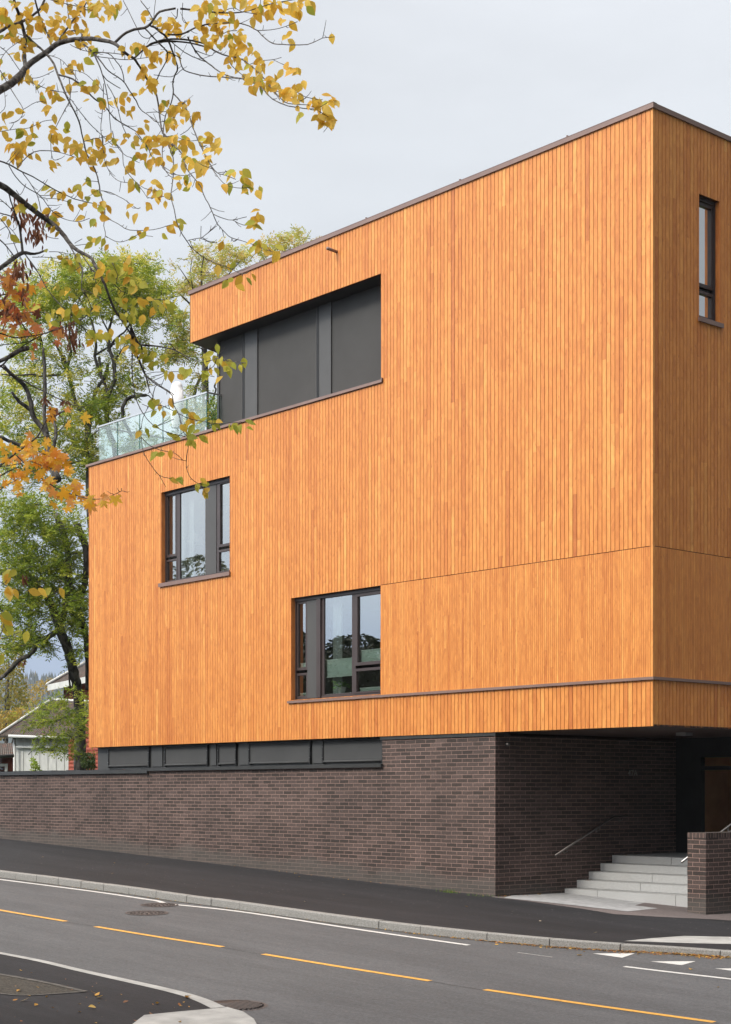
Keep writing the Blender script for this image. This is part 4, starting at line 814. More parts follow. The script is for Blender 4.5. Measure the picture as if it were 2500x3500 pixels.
def mcluster(Z, tx, cols, size=1.0):
    v = [float(q) for q in tx.split()]
    for i in range(0, len(v), 3):
        X, Y_ = px(Z, v[i], v[i+1]); D = depth2(X, Y_)
        for k in range(int(v[i+2])):
            n = v[i+2]
            p = P(X+random.gauss(0, 8 if n > 1 else 2), Y_-8+random.gauss(0, 7 if n > 1 else 2), D+random.gauss(0, .12))
            d = Vector((random.gauss(.25, .7), random.gauss(0, .5), -.7+random.random()*.5)); nr = Vector((random.gauss(0, .5), -1, random.gauss(.35, .5)))
            c = random.choice(cols); j = random.uniform(.85, 1.1)
            maple_leaf(mm_, p, d, nr, random.uniform(.09, .145)*size, tuple(q*j for q in c), random.uniform(-.1, .3))
mcluster(Z6, '380 770 1 490 850 2 600 880 2 260 880 3 300 940 4 350 900 2 60 860 2 90 930 2 100 1010 3 120 1060 2 290 1040 3 380 1040 3 500 960 4 550 990 3 600 1050 4 660 1010 3 660 1080 4 690 1160 3 520 1100 4 470 1080 3 500 1200 3 530 1240 3 500 1300 3 170 1170 3 230 1180 2 130 1220 2 220 1270 1 120 1330 3 160 1390 3 20 1350 2 20 1250 2 640 1370 3 750 1380 2 760 1310 2 790 1290 1 850 1350 1 800 1410 3 760 1450 3 840 1450 1 710 1440 1 710 1520 2 590 1510 1 940 1530 4 990 1520 2 1040 1500 1 1130 1440 1 1180 1480 2 1280 1430 1 1320 1450 1 720 640 1 710 480 1 880 540 1 560 540 2 400 950 3 440 1010 3 320 1000 2', ORG)
mcluster(Z5, '150 370 2 160 450 2 230 270 2 310 320 2 170 550 2 50 650 3 20 740 2 130 710 2 180 780 3 270 810 2 490 720 2 530 820 3 300 870 1 280 1030 1 490 870 1 320 980 1 190 650 2 300 640 1 20 520 3 40 470 2', ORG+REDS)
mcluster(Z5, '30 260 3 60 300 3 20 220 2 10 330 2 270 700 2 290 770 2 140 360 1', REDS)
mcluster(Z5, '70 530 4 130 600 4 280 570 3 20 590 5 60 560 4 170 600 3 400 600 2', BRN+REDS, .8)
rs_ = random.getstate()
for p in extra2: maple_leaf(mm_, p+rv(.07), Vector((random.gauss(0, .6), random.gauss(0, .6), -.6)), rv(), random.uniform(.08, .13), random.choice(ORG+REDS[:2]), .15)
random.setstate(rs_)
mm_.build('leaves', M['leaf'], mtree)
dm = MB()
for Z, x, y, n, sx, sy in ((Z3, 150, 680, 10, 16, 20), (Z3, 190, 780, 14, 20, 20), (Z3, 240, 820, 16, 22, 16), (Z3, 300, 800, 14, 20, 16), (Z3, 440, 790, 12, 14, 16), (Z3, 480, 800, 10, 10, 16), (Z3, 340, 920, 20, 22, 18), (Z3, 380, 950, 16, 16, 18), (Z3, 280, 930, 8, 16, 14), (Z3, 180, 1230, 14, 16, 18), (Z3, 200, 1290, 12, 14, 14), (Z5, 150, 170, 10, 16, 16), (Z5, 220, 350, 14, 10, 26), (Z5, 640, 720, 12, 20, 18), (Z5, 670, 790, 18, 18, 18), (Z5, 690, 850, 10, 12, 12), (Z6, 620, 470, 8, 14, 6), (Z6, 500, 350, 6, 6, 10), (Z6, 720, 380, 6, 4, 10), (Z7, 320, 1900, 3, 6, 10), (Z7, 300, 700, 4, 8, 6), (Z5, 60, 580, 14, 40, 14), (Z5, 30, 420, 8, 20, 10)):
    X, Y_ = px(Z, x, y)
    for k in range(n):
        a, b = X+random.gauss(0, sx*.8), Y_+random.gauss(0, sy*.8); p = P(a, b, depth2(a, b)-.2+random.gauss(0, .08))
        L = random.uniform(.05, .09); c = random.choice(BRN)
        leaf(dm, p, Vector((random.gauss(0, .35), random.gauss(0, .3), -1)), Vector((random.gauss(0, .8), -1, 0)), L, L*.28, c, .2, .5)
dm.build('withered_leaves', M['dry'], mtree)

# ================================================================ ground, road, pavement
g = MB()
xs = [-560, -300, -200, -100, -60, -40, -26]+list(range(-20, 31, 2))+[36, 45, 60, 100, 200, 350, 560, 900]
for i in range(len(xs)-1):
    for j in range(len(xs)-1):
        c4 = [(xs[i], xs[j]), (xs[i+1], xs[j]), (xs[i+1], xs[j+1]), (xs[i], xs[j+1])]
        g.face([W(a, b, Gz(a, b)-.25-(.0 if b < 0 else .06)) for a, b in c4])
g.build('ground', M['grass'], kind='structure')
kb = [(-900, 2867)]
def z52(x, y): return x*.5542, 2900+y*.5542
for q in ((0, 183), (100, 192), (225, 208), (360, 226), (495, 245), (640, 262), (798, 283), (960, 308), (1150, 335), (1297, 355), (1495, 378)): kb.append(z52(*q))
for q in ((0, 747), (258, 768), (520, 803), (817, 825), (1117, 847), (1400, 858), (1610, 865)): kb.append((1250+q[0]*.7697, 2600+q[1]*.7697))
kb = sorted(kb)[1:]; kpts = [ground(*q) for q in kb]
# smooth and extend the kerb line both ways
d0 = (kpts[0][0]-kpts[3][0], kpts[0][1]-kpts[3][1]); k_ = 60/abs(d0[0])
ext0 = [(kpts[0][0]+d0[0]*k_*f_, kpts[0][1]+d0[1]*k_*f_*.5) for f_ in (1, .4, .15)]
ext1 = [(kpts[-1][0]-2*f_, kpts[-1][1]-.02*f_) for f_ in (1, 3, 8, 20)]
kl = ext0+kpts+ext1
kl2 = [kl[0]]+[((kl[i-1][0]+2*kl[i][0]+kl[i+1][0])/4, (kl[i-1][1]+2*kl[i][1]+kl[i+1][1])/4) for i in range(1, len(kl)-1)]+[kl[-1]]
KL = smooth_path(kl2, 5)
def koff(i, w_):
    a = KL[max(i-1, 0)]; b = KL[min(i+1, len(KL)-1)]; dx, dy = b[0]-a[0], b[1]-a[1]; L = math.hypot(dx, dy)
    return KL[i][0]+w_*dy/L, KL[i][1]-w_*dx/L
sgn = 1 if koff(5, 1)[1] < KL[5][1] else -1       # towards the building = smaller s
road = MB(); pav = MB(); ker = MB()
for i in range(len(KL)-1):
    a, b = KL[i], KL[i+1]
    for (s0, s1) in ((0, 6), (6, 12), (12, 30)):
        qa = [(a[0], a[1]+s0), (b[0], b[1]+s0), (b[0], b[1]+s1), (a[0], a[1]+s1)]
        road.face([gp(*q) for q in qa])
    w_ = .14*sgn; a2, b2 = koff(i, w_), koff(i+1, w_)
    h = .010
    for sp_ in ((a2, b2),):
        pav.face([gp(*b2, 0, Pz), gp(*a2, 0, Pz), gp(a2[0], 0, 0, Pz), gp(b2[0], 0, 0, Pz)])
        pav.face([gp(b2[0], 0, 0, Pz), gp(a2[0], 0, 0, Pz), gp(a2[0], -3, 0, Pz), gp(b2[0], -3, 0, Pz)])
        if a2[0] < 3.9: pav.face([gp(b2[0], -3, 0, Pz), gp(a2[0], -3, 0, Pz), gp(a2[0], -12, 0, Pz), gp(b2[0], -12, 0, Pz)])
road.build('road', M['road'], kind='structure'); pav.build('pavement', M['path'], kind='structure')
# kerb stones, built between joints
kj = [z52(q, 0)[0] for q in (100, 225, 360, 495, 640, 798, 960, 1150, 1297, 1495)]+[1250+q*.7697 for q in (36, 258, 520, 817, 1117, 1610)]
def kt(pxv):
    best = min(range(len(kpts)-1), key=lambda i: 0 if kb[i][0] <= pxv <= kb[i+1][0] else min(abs(kb[i][0]-pxv), abs(kb[i+1][0]-pxv))+1)
    f_ = (pxv-kb[best][0])/(kb[best+1][0]-kb[best][0]); return kpts[best][0]+(kpts[best+1][0]-kpts[best][0])*f_
jt = sorted([kt(q) for q in kj]); jt = [jt[0]-1.3*k for k in range(30, 0, -1)]+jt+[jt[-1]+1.35*k for k in range(1, 30)]
prof_i = 0
KS = sorted(KL, key=lambda q: q[0])
def k_at(t):
    for i in range(len(KS)-1):
        if KS[i][0] <= t <= KS[i+1][0]:
            f_ = (t-KS[i][0])/(KS[i+1][0]-KS[i][0]+1e-9); return KS[i][1]+(KS[i+1][1]-KS[i][1])*f_
    return KS[0][1] if t < KS[0][0] else KS[-1][1]
for i in range(len(jt)-1):
    a, b = jt[i]+.007, jt[i+1]-.007; n = 3; dz = random.uniform(-.003, .004); ds = random.uniform(-.004, .004)
    for k in range(n):
        t0, t1 = a+(b-a)*k/n, a+(b-a)*(k+1)/n; s0, s1 = k_at(t0)+ds, k_at(t1)+ds
        if abs(s0) > 12: continue
        za, zb = Pz(t0, s0)+.006+dz, Pz(t1, s1)+.006+dz
        A = [W(t0, s0, Gz(t0, s0)-.1), W(t1, s1, Gz(t1, s1)-.1)]; B = [W(t0, s0-.004, za-.014), W(t1, s1-.004, zb-.014)]; C_ = [W(t0, s0-.018, za), W(t1, s1-.018, zb)]; D_ = [W(t0, s0-.14, za), W(t1, s1-.14, zb)]
        ker.face([A[1], A[0], B[0], B[1]]); ker.face([B[1], B[0], C_[0], C_[1]]); ker.face([C_[1], C_[0], D_[0], D_[1]])
        if k == 0: ker.face([A[0], B[0], C_[0], D_[0]])
ker.build('kerb', M['kerb'], kind='structure')

def poly(name, pts, h, fn, m, kind='structure', **kw):
    q = MB(); v = [gp(*ground(a, b, h, fn), h, fn) for a, b in pts]
    nv = (v[1]-v[0]).cross(v[2]-v[1])
    if sum(((v[i]-v[0]).cross(v[i+1]-v[0])).z for i in range(1, len(v)-1)) < 0: v = v[::-1]
    q.face(v); return q.build(name, m, kind=kind, **kw)
def strip(name, pts, width, h, fn, m, kind='structure', wob=0, **kw):
    q = MB(); pp_ = [ground(a, b, h, fn) for a, b in pts]
    pp_ = [(x[0], x[1]) for x in smooth_path([(a, b) for a, b in pp_], 4)]
    for i in range(len(pp_)-1):
        def off(j, s):
            a = pp_[max(j-1, 0)]; b = pp_[min(j+1, len(pp_)-1)]; dx, dy = b[0]-a[0], b[1]-a[1]; L = math.hypot(dx, dy) or 1
            w_ = width[0]+(width[1]-width[0])*j/(len(pp_)-1) if isinstance(width, tuple) else width
            return pp_[j][0]+s*w_/2*dy/L, pp_[j][1]-s*w_/2*dx/L
        v = [gp(*off(i, -1), h, fn), gp(*off(i+1, -1), h, fn), gp(*off(i+1, 1), h, fn), gp(*off(i, 1), h, fn)]
        if ((v[1]-v[0]).cross(v[2]-v[0])).z < 0: v = v[::-1]
        q.face(v)
    return q.build(name, m, kind=kind, **kw)
strip('edge_line', [(-250, 2975), (0, 3006.5), (308, 3046), (493, 3073), (539, 3080), (575, 3091), (616, 3094), (770, 3110), (924, 3131), (1250, 3181), (1603, 3231)], .10, .004, Gz, M['white'])
strip('worn_line', [(1770, 3256), (1889, 3272)], .03, .004, Gz, M['dimwhite'])
strip('edge_line', [(2135, 3304), (2300, 3324), (2500, 3347), (2700, 3371)], .09, .004, Gz, M['white'])
for a, b in (((-260, 3065), (225, 3149.5)), ((327, 3167.5), (762, 3237)), ((900, 3261.5), (1471, 3353)), ((1658, 3383), (2443, 3494))):
    strip('centre_line', [a, ((a[0]+b[0])/2, (a[1]+b[1])/2+1), b], .10, .004, Gz, M['yellow'])
poly('give_way_mark', [(2026, 3259.6), (2171, 3259.6), (2127.5, 3274.3)], .004, Gz, M['white'])
poly('give_way_mark', [(2224, 3286.6), (2379, 3286.2), (2331.5, 3299.7)], .004, Gz, M['white'])
poly('give_way_mark', [(2445, 3311), (2610, 3311), (2560, 3326)], .004, Gz, M['white'])
strip('road_seam', [(0, 3118), (228, 3152), (330, 3168), (765, 3240), (900, 3263), (1471, 3355), (1658, 3385), (2443, 3497), (2500, 3506)], .02, .002, Gz, noisy('seam_tar', (.035, .035, .037), (.12, .12, .12), 9, .8, .2, 60, lo=.5, hi=.62))
q = MB(); random.seed(11)
for i in range(len(KL)-1):
    a, b = KL[i], KL[i+1]
    if abs(a[0]) > 25: continue
    wa_, wb_ = .10+.04*math.sin(a[0]*3), .10+.04*math.sin(b[0]*3)
    v = [gp(a[0], a[1]-.01, .003), gp(b[0], b[1]-.01, .003), gp(b[0], b[1]+wb_, .003), gp(a[0], a[1]+wa_, .003)]
    q.face(v if (v[1]-v[0]).cross(v[2]-v[1]).z > 0 else v[::-1])
q.build('gutter_dirt', noisy('gutter_grit', (.035, .032, .028), (.10, .095, .085), 14, .95, .4, 80), kind='structure')
# entrance paving
poly('entrance_apron', [(1683, 3067), (1800, 3080), (2000, 3108), (2099, 3125), (2250, 3134), (2420, 3142), (2600, 3153), (2600, 3070), (2352, 3060), (2310, 2990), (2010, 2960), (1689, 3050)], .004, Pz, M['path2'])
poly('entrance_paving', [(1722, 3069.5), (1850, 3082), (2000, 3099), (2145.7, 3115.8), (2250, 3105), (2372, 3091), (2352, 3040), (2010, 2985)], .009, Pz, M['paving'])
poly('dropped_kerb_slab', [(2135, 3217), (2235, 3207), (2339, 3199.6), (2500, 3203), (2700, 3208), (2700, 3232), (2500, 3227.5), (2340, 3224), (2200, 3219)], .004, Pz, M['slab'])
# near-side pavement (bottom left), raised, with its flush kerb line and concrete nose
nr = [(-500, 3165), (-200, 3220), (0, 3258), (139, 3285), (269, 3316), (400, 3345), (539, 3376), (631, 3399), (693, 3420), (747, 3445), (800, 3500), (815, 3700), (300, 4600), (-1500, 4600), (-1500, 3165)]
hn_ = .075
poly('near_pavement', nr, hn_, Gz, M['path'])
q = MB(); e = [ground(a, b, hn_) for a, b in nr[:12]]
for i in range(len(e)-1): q.face([gp(*e[i], -.05), gp(*e[i+1], -.05), gp(*e[i+1], hn_), gp(*e[i], hn_)])
q.build('near_kerb_face', M['kerb'], kind='structure')
strip('near_kerb', nr[:10], (.085, .17), hn_+.005, Gz, M['slab'])
poly('kerb_nose', [(493, 3470), (600, 3459), (735, 3447), (777, 3443), (831, 3458), (868, 3483), (885, 3515), (880, 3600), (500, 3700), (380, 3560), (454, 3500)], hn_+.010, Gz, M['slab'])
q = MB(); e = [ground(a, b, hn_+.01) for a, b in ((747, 3444), (777, 3442), (831, 3457), (868, 3482), (885, 3514), (880, 3600))]
for i in range(len(e)-1): q.face([gp(*e[i], -.05), gp(*e[i+1], -.05), gp(*e[i+1], hn_+.01), gp(*e[i], hn_+.01)])
q.build('kerb_nose_face', M['slab'], kind='structure')
poly('gravel_patch', [(-60, 3325), (0, 3331), (150, 3358), (289, 3389), (92, 3402), (0, 3397), (-60, 3393)], hn_+.004, Gz, M['gravel'])
M['sett'] = noisy('sett_stones', (.045, .042, .038), (.14, .13, .12), 14, .9, .4, 40)
strip('sett_edging', [(-60, 3322), (0, 3330), (150, 3357), (292, 3389)], .07, hn_+.010, Gz, M['sett'])
strip('sett_edging', [(-60, 3392), (0, 3396), (92, 3402), (292, 3389)], .04, hn_+.010, Gz, M['sett'])
strip('spray_mark', [(805, 3452), (840, 3450), (885, 3449), (920, 3452)], .03, .004, Gz, noisy('green_spray', (.10, .12, .12), (.16, .42, .30), 30, .7, lo=.45, hi=.55))
strip('spray_mark', [(1020, 3484), (1060, 3483), (1085, 3492), (1130, 3497)], .035, .004, Gz, M['dimwhite'])
strip('tar_patch', [(905, 3480), (960, 3475), (1000, 3488), (1060, 3510)], .18, .003, Gz, M['path'])

# manholes and drain
def manhole(cx, cy, r, label, grate=False, name='manhole_cover', cat='manhole cover', dh=0):
    t, s = ground(cx, cy); c = gp(t, s, .002)
    o = thing(name, label, cat, c); q = MB(); n = 40
    sl = Vector((0, 0, 0))
    def pt(rr, a, h): return gp(t+rr*math.cos(a), s+rr*math.sin(a), h)
    for (r0, r1, h) in ((r*.9, r, .008), (r*.84, r*.9, .003)):
        for k in range(n):
            a, b = 2*math.pi*k/n, 2*math.pi*(k+1)/n; q.face([pt(r0, a, h), pt(r1, a, h), pt(r1, b, h), pt(r0, b, h)])
    q.build('rim', M['iron'], o)
    q = MB()
    if not grate:
        q.face([pt(r*.84, 2*math.pi*k/n, .005) for k in range(n)])
        for rr in (.2, .4, .6, .75):
            m_ = int(rr*26)
            for k in range(m_):
                a = 2*math.pi*k/m_; x, y = rr*r*math.cos(a), rr*r*math.sin(a); w_ = r*.05
                q.box(t+x-w_, t+x+w_, s+y-w_, s+y+w_, Gz(t+x, s+y)+.005, Gz(t+x, s+y)+.011)
        q.build('cover', M['iron'], o)
    else:
        for k in range(-5, 6):
            x = k*r*.16; hh = math.sqrt(max(0, (r*.84)**2-x*x)); q.box(t-hh, t+hh, s+x-r*.045, s+x+r*.045, Gz(t, s+x)-.03, Gz(t, s+x)+.014)
        q.build('grate', M['iron'], o)
        q = MB(); q.face([pt(r*.9, 2*math.pi*k/n, .0055) for k in range(n)]); q.build('pit', M['black'], o)
manhole(502, 3122, .36, 'round rusty iron manhole cover in the road, nearer the yellow line')
manhole(545, 3094.5, .33, 'round iron manhole cover touching the kink in the white edge line')
manhole(800, 3440, .38, 'round slotted iron drain grate beside the concrete kerb nose', True, 'drain_grate', 'drain')

# ---- fallen leaves, weeds
fl = MB()
def fallen(t, s, h, fn, L, cols):
    a = random.random()*6.28; c = random.choice(cols); p = gp(t, s, h+.004, fn)
    leaf(fl, p, Vector((math.cos(a), math.sin(a), random.uniform(-.02, .25))), Vector((random.gauss(0, .2), random.gauss(0, .2), 1)), L, L*random.uniform(.4, .7), c, random.uniform(-.3, .1), random.uniform(-.1, .5))
FC = [(.42, .20, .05), (.50, .28, .05), (.30, .12, .04), (.20, .09, .04), (.58, .36, .07), (.24, .13, .07)]
for k in range(950):
    pxv = random.triangular(1330, 2560, 2520)
    t = kt(pxv); s = k_at(t)+abs(random.gauss(0, .06+.10*max(0, (pxv-1500)/1000)))+.01; fallen(t, s, 0, Gz, random.uniform(.02, .055), FC)
for k in range(120): t = kt(random.uniform(0, 1500)); fallen(t, k_at(t)+abs(random.gauss(.03, .05)), 0, Gz, random.uniform(.015, .04), FC)
for X, Y_, L in ((1989, 3266, .10), (2360, 3316, .09), (2456, 3376, .05), (2030, 3189, .06), (1692, 3230, .06), (1850, 3241, .05)): fallen(*ground(X, Y_), 0, Gz, L, [(.66, .40, .06)])
for k in range(60):
    X, Y_ = random.uniform(0, 740), random.uniform(3300, 3500)
    if Y_ < 3290+X*.22: continue
    fallen(*ground(X, Y_, hn_), hn_, Gz, random.uniform(.02, .07), FC)
for X, Y_ in ((118, 3442), (69, 3388), (330, 3413), (325, 3408), (328, 3448), (632, 3412), (640, 3414), (70, 3426), (335, 3402)): fallen(*ground(X, Y_, hn_), hn_+.01, Gz, .10, [(.55, .30, .06), (.62, .42, .12)])
for X, Y_ in ((218, 2914), (395, 2951), (840, 2960), (1020, 2998), (700, 3010), (1040, 3083), (500, 2955), (150, 2930), (1180, 3060), (380, 2987), (2030, 3190), (2266, 3128), (1600, 3100), (1850, 3150)): fallen(*ground(X, Y_, 0, Pz), 0, Pz, .06, [(.5, .3, .1), (.6, .5, .35)])
for k in range(45):
    t = random.uniform(3.8, 12); fallen(t, random.uniform(.0, .05), 0, Pz, random.uniform(.02, .05), FC)
for k in range(40): fallen(3.73-random.uniform(0, .1), -random.uniform(.1, 1.9), .01, Pz, random.uniform(.03, .06), FC)
for k in range(60):
    i = random.randint(0, 4); fallen(3.70-abs(random.gauss(0, .12)), -1.96-.353*i-random.uniform(.03, .33), .0, lambda t, s, i=i: -.042+.152*(i+1)-.02, random.uniform(.03, .06), FC)
fl.build('fallen_leaves', M['dry'], kind='stuff', label='small brown and yellow leaves lying along the kerb and walls', cat='leaves')
# pale grit on the pavement
gt = MB()
for k in range(420):
    X = random.uniform(0, 2500); t, s = ground(X, random.uniform(2900+X*.085, 2975+X*.092), 0, Pz); s = max(s, -.6)
    r = random.uniform(.0015, .005); p = gp(t, s, .003, Pz)
    gt.mesh([p+Vector((r, 0, 0)), p+Vector((0, r, 0)), p+Vector((-r, 0, 0)), p+Vector((0, -r, 0)), p+Vector((0, 0, r))], [[0, 1, 4], [1, 2, 4], [2, 3, 4], [3, 0, 4]], None)
gt.build('grit', M['slab'], kind='stuff', label='pale grains of grit scattered on the dark pavement', cat='grit')
wd = MB()
for (X, Y_, n) in ((1543, 3052, 60), (1530, 3051, 30), (1630, 3064, 20), (1700, 3068, 12)):
    t, s = ground(X, Y_, 0, Pz); s = max(s, .0)
    for k in range(n):
        p = gp(t+random.gauss(0, .12), s+random.uniform(-.03, .08), 0, Pz); h = random.uniform(.03, .10); d = Vector((random.gauss(0, .5), random.gauss(0, .5), 1)).normalized()*h
        wd.mesh([p, p+Vector((.006, 0, 0)), p+d], [[0, 1, 2]], None, random.choice([(.10, .20, .03), (.16, .26, .05), (.22, .28, .06)]))
wd.build('weeds', M['ash'], kind='stuff', label='small green weeds at the foot of the brick wall', cat='weeds')

# ================================================================ stairs, flank wall, rails, garden wall
st = thing('entrance_stairs', 'pale granite stairs of five steps up to the porch', 'stairs', W(1.9, -1.96, -.04))
for i in range(5):
    z0 = -.042+.152*i; s0 = -1.96-.353*i
    q = MB()
    js = {0: (3.73, 2.9, 1.05), 1: (3.73, 2.15, .35), 2: (3.73, 2.15, .35), 3: (3.73, 1.6), 4: (3.73, 2.25)}[i]; js = list(js)+[.115]
    for k in range(len(js)-1): q.box(js[k]-.007, js[k+1]+.007, s0, s0-(.353+.1 if i < 4 else 2.1), z0-(.3 if i == 0 else 0)+.004, z0+.147)
    q.box(3.728, .12, s0-.012, s0-1, z0-.2, z0+.138)
    q.build('step', M['granite'], st)
fwt = thing('flank_wall', 'low dark brick wall flanking the entrance stairs on the right', 'wall', W(-.08, -1.08, -.15))
q = MB(); q.box(-.28, .11, -1.08, -9, -.6, 1.19); q.build('brickwork', M['brick'], fwt)
q = MB(); q.box(-.284, .114, -1.076, -9, 1.19, 1.274); q.build('coping', M['brick_soldier'], fwt)
gw = thing('garden_wall', 'long dark brick garden wall left of the building with black metal coping', 'wall', W(19, -.2, .3))
q = MB(); q.box(15.30, 40, -.05, -.35, -1, 2.46); q.build('brickwork', M['brick'], gw)
q = MB(); q.box(15.27, 40, .02, -.42, 2.46, 2.515); q.box(15.27, 40, .012, .022, 2.42, 2.515)
for t in (15.9, 17.3, 18.7, 20.1, 21.5, 22.9): q.box(t-.35, t+.35, .0, -.40, 2.515, 2.528)
q.build('coping', M['gutter'], gw)
q = MB(); q.box(15.283, 15.297, -.055, -.3, -1, 2.45); q.build('movement_joint', M['black'], gw)
def rail(name, label, pts, brk, wall_t, m=M['rail'], grp=None):
    o = thing(name, label, 'handrail', W(*pts[0])); q = MB(); q.tube([W(*p) for p in pts], .021, 10); q.build('rail', m, o)
    for (t, s, z) in brk:
        q = MB(); q.tube([W(t, s, z-.02), W(t, s, z-.08), W((t+wall_t)/2, s, z-.09), W(wall_t, s, z-.09)], .008, 6); q.tube([W(wall_t, s, z-.09), W(wall_t+(.006 if wall_t < t else -.006), s, z-.09)], .035, 10)
        q.build('bracket', m, o)
rail('handrail', 'steel handrail fixed to the dark brick wall left of the stairs', [(3.65, -1.60, .753), (3.65, -3.35, 1.49), (3.65, -3.75, 1.49)], [(3.65, -1.95, .90), (3.65, -2.9, 1.30), (3.65, -3.6, 1.49)], 3.73)
rail('handrail', 'bright steel handrail rising behind the low flank wall', [(.19, -1.02, .76), (.19, -3.2, 1.74), (.19, -4.2, 1.76)], [(.19, -1.5, .97), (.19, -2.35, 1.36)], .11, mat('satin_steel', (.32, .31, .30), .35, 1)[0])

# ================================================================ things on the terrace and behind the glass
def at_plane(pxv, pyv, s):
    d = Vector(((pxv-1250)/F, 1.0)); Y = (s+C0.dot(NX))/(d.dot(NX)); t, s2 = fr(d.x*Y, Y); return t, EYE-(pyv-HY)/F*Y
pl = thing('planter', 'long pale planter with a green hedge behind the terrace glass', 'planter', W(15.3, -1.4, 9.98))
q = MB(); q.box(13.7, 16.2, -1.15, -1.6, 9.98, 10.52); q.build('trough', M['slab'], pl)
hm = MB()
for k in range(1500):
    t = random.uniform(13.7, 16.3); s = random.uniform(-1.65, -1.1); z = 10.5+abs(random.gauss(0, .26))*(1+.3*math.sin(t*5)); p = W(t, s, z)
    leaf(hm, p, rv()+Vector((0, 0, .7)), rv(), random.uniform(.05, .09), .03, random.choice([(.06, .13, .04), (.09, .18, .05), (.04, .09, .04)]), .1)
hm.build('foliage', M['ash'], pl)
tl = thing('terrace_bush', 'soft green bush behind the left end of the terrace glass', 'bush', W(16.9, -1.2, 9.98))
hm = MB()
for k in range(900):
    p = W(16.75+random.gauss(0, .3), -1.1+random.gauss(0, .2), 10.2+abs(random.gauss(0, .22)))
    leaf(hm, p, rv()+Vector((0, 0, .9)), rv(), random.uniform(.06, .12), .025, random.choice([(.16, .28, .09), (.22, .33, .12), (.12, .22, .08)]), .2)
hm.build('foliage', M['ash'], tl)
q = MB(); q.tube([W(16.75, -1.1, 9.98), W(16.75, -1.1, 10.3)], [.16, .2], 12); q.build('pot', M['slab'], tl)
# lamp in the upper window, pot plant in the lower one
lp = W(at_plane(668, 1840, -.62)[0], -.62, 6.32); lt = thing('standing_lamp', 'pale standing lamp with conical shade behind the upper window pane', 'lamp', lp)
zt_ = at_plane(665, 1822, -.62)[1]; zb_ = at_plane(665, 1857, -.62)[1]
q = MB(); c = lp; vv = []; n = 24
for z, r in ((zt_+.02, .05), (zt_, .07), (zb_, .24), (zb_-.01, .235)):
    for k in range(n): a = 2*math.pi*k/n; vv.append((c.x+r*math.cos(a), c.y+r*math.sin(a), z))
q.mesh(vv, [[i*n+k, i*n+(k+1) % n, (i+1)*n+(k+1) % n, (i+1)*n+k] for i in range(3) for k in range(n)]); q.build('lamp_shade', M['lampshade'], lt)
q = MB(); q.tube([c, (c.x, c.y, zt_)], .012, 6); q.tube([c, (c.x, c.y, c.z+.03)], .13, 14); q.build('stand', M['steel'], lt)
t_, z_ = 8.22, 4.0
pc = W(at_plane(1168, 2361, -.30)[0], -.30, 4.03); pp2 = thing('potted_plant', 'small green plant in a white pot on the lower window sill', 'plant', pc)
q = MB(); q.tube([pc, pc+Vector((0, 0, .02)), pc+Vector((0, 0, .13)), pc+Vector((0, 0, .135))], [.065, .07, .095, .1], 16); q.build('pot', M['white_cloth'], pp2)
hm = MB()
for k in range(90):
    a = random.random()*6.28; r = random.uniform(.02, .22); p = pc+Vector((r*math.cos(a), r*math.sin(a), .14+random.uniform(0, .14)-r*.3))
    leaf(hm, p, Vector((math.cos(a), math.sin(a), random.uniform(-.6, .8))), Vector((0, 0, 1)), .06, .035, random.choice([(.15, .32, .06), (.22, .42, .08), (.1, .24, .05)]))
hm.build('foliage', M['ash'], pp2)
q = MB(); q.box(6.0, 11.0, -.20, -.48, 3.99, 4.03); q.build('inner_sill', M['wall_in'], w2o)

# ================================================================ background trees
ASH = [(.28, .36, .04), (.36, .42, .05), (.21, .29, .035), (.44, .46, .06), (.15, .22, .03)]
ASHY = [(.60, .56, .09), (.52, .52, .08), (.66, .58, .12)]
OLV = [(.54, .48, .10), (.62, .52, .13), (.46, .46, .10), (.58, .42, .14), (.42, .46, .08)]
def compound(mb, p, d, cols, L=.24, n=4, lw=.024, ll=.085):
    """pinnate leaf: leaflets along a drooping stalk"""
    d = d.normalized(); side = d.cross(Vector((random.gauss(0, .4), random.gauss(0, .4), 1)))
    if side.length < 1e-3: side = Vector((1, 0, 0))
    side.normalize(); c0 = random.choice(cols); j = random.uniform(.8, 1.2); c0 = tuple(q*j for q in c0)
    for k in range(n):
        b = p+d*(L*(k+.6)/n)+Vector((0, 0, -.05*(k/n)**2))
        for sg in (-1, 1):
            dd = (side*sg+d*.55+Vector((0, 0, random.uniform(-.5, .1)))).normalized(); w_ = dd.cross(Vector((random.gauss(0, .5), random.gauss(0, .5), 1))).normalized()*lw*.5
            mid = b+dd*ll*.45; mb.mesh([b, mid+w_, b+dd*ll, mid-w_], [[0, 1, 2, 3]], None, c0, False)
    b = p+d*L; w_ = side*lw*.5; mb.mesh([b, b+d*ll*.45+w_, b+d*ll, b+d*ll*.45-w_], [[0, 1, 2, 3]], None, c0, False)
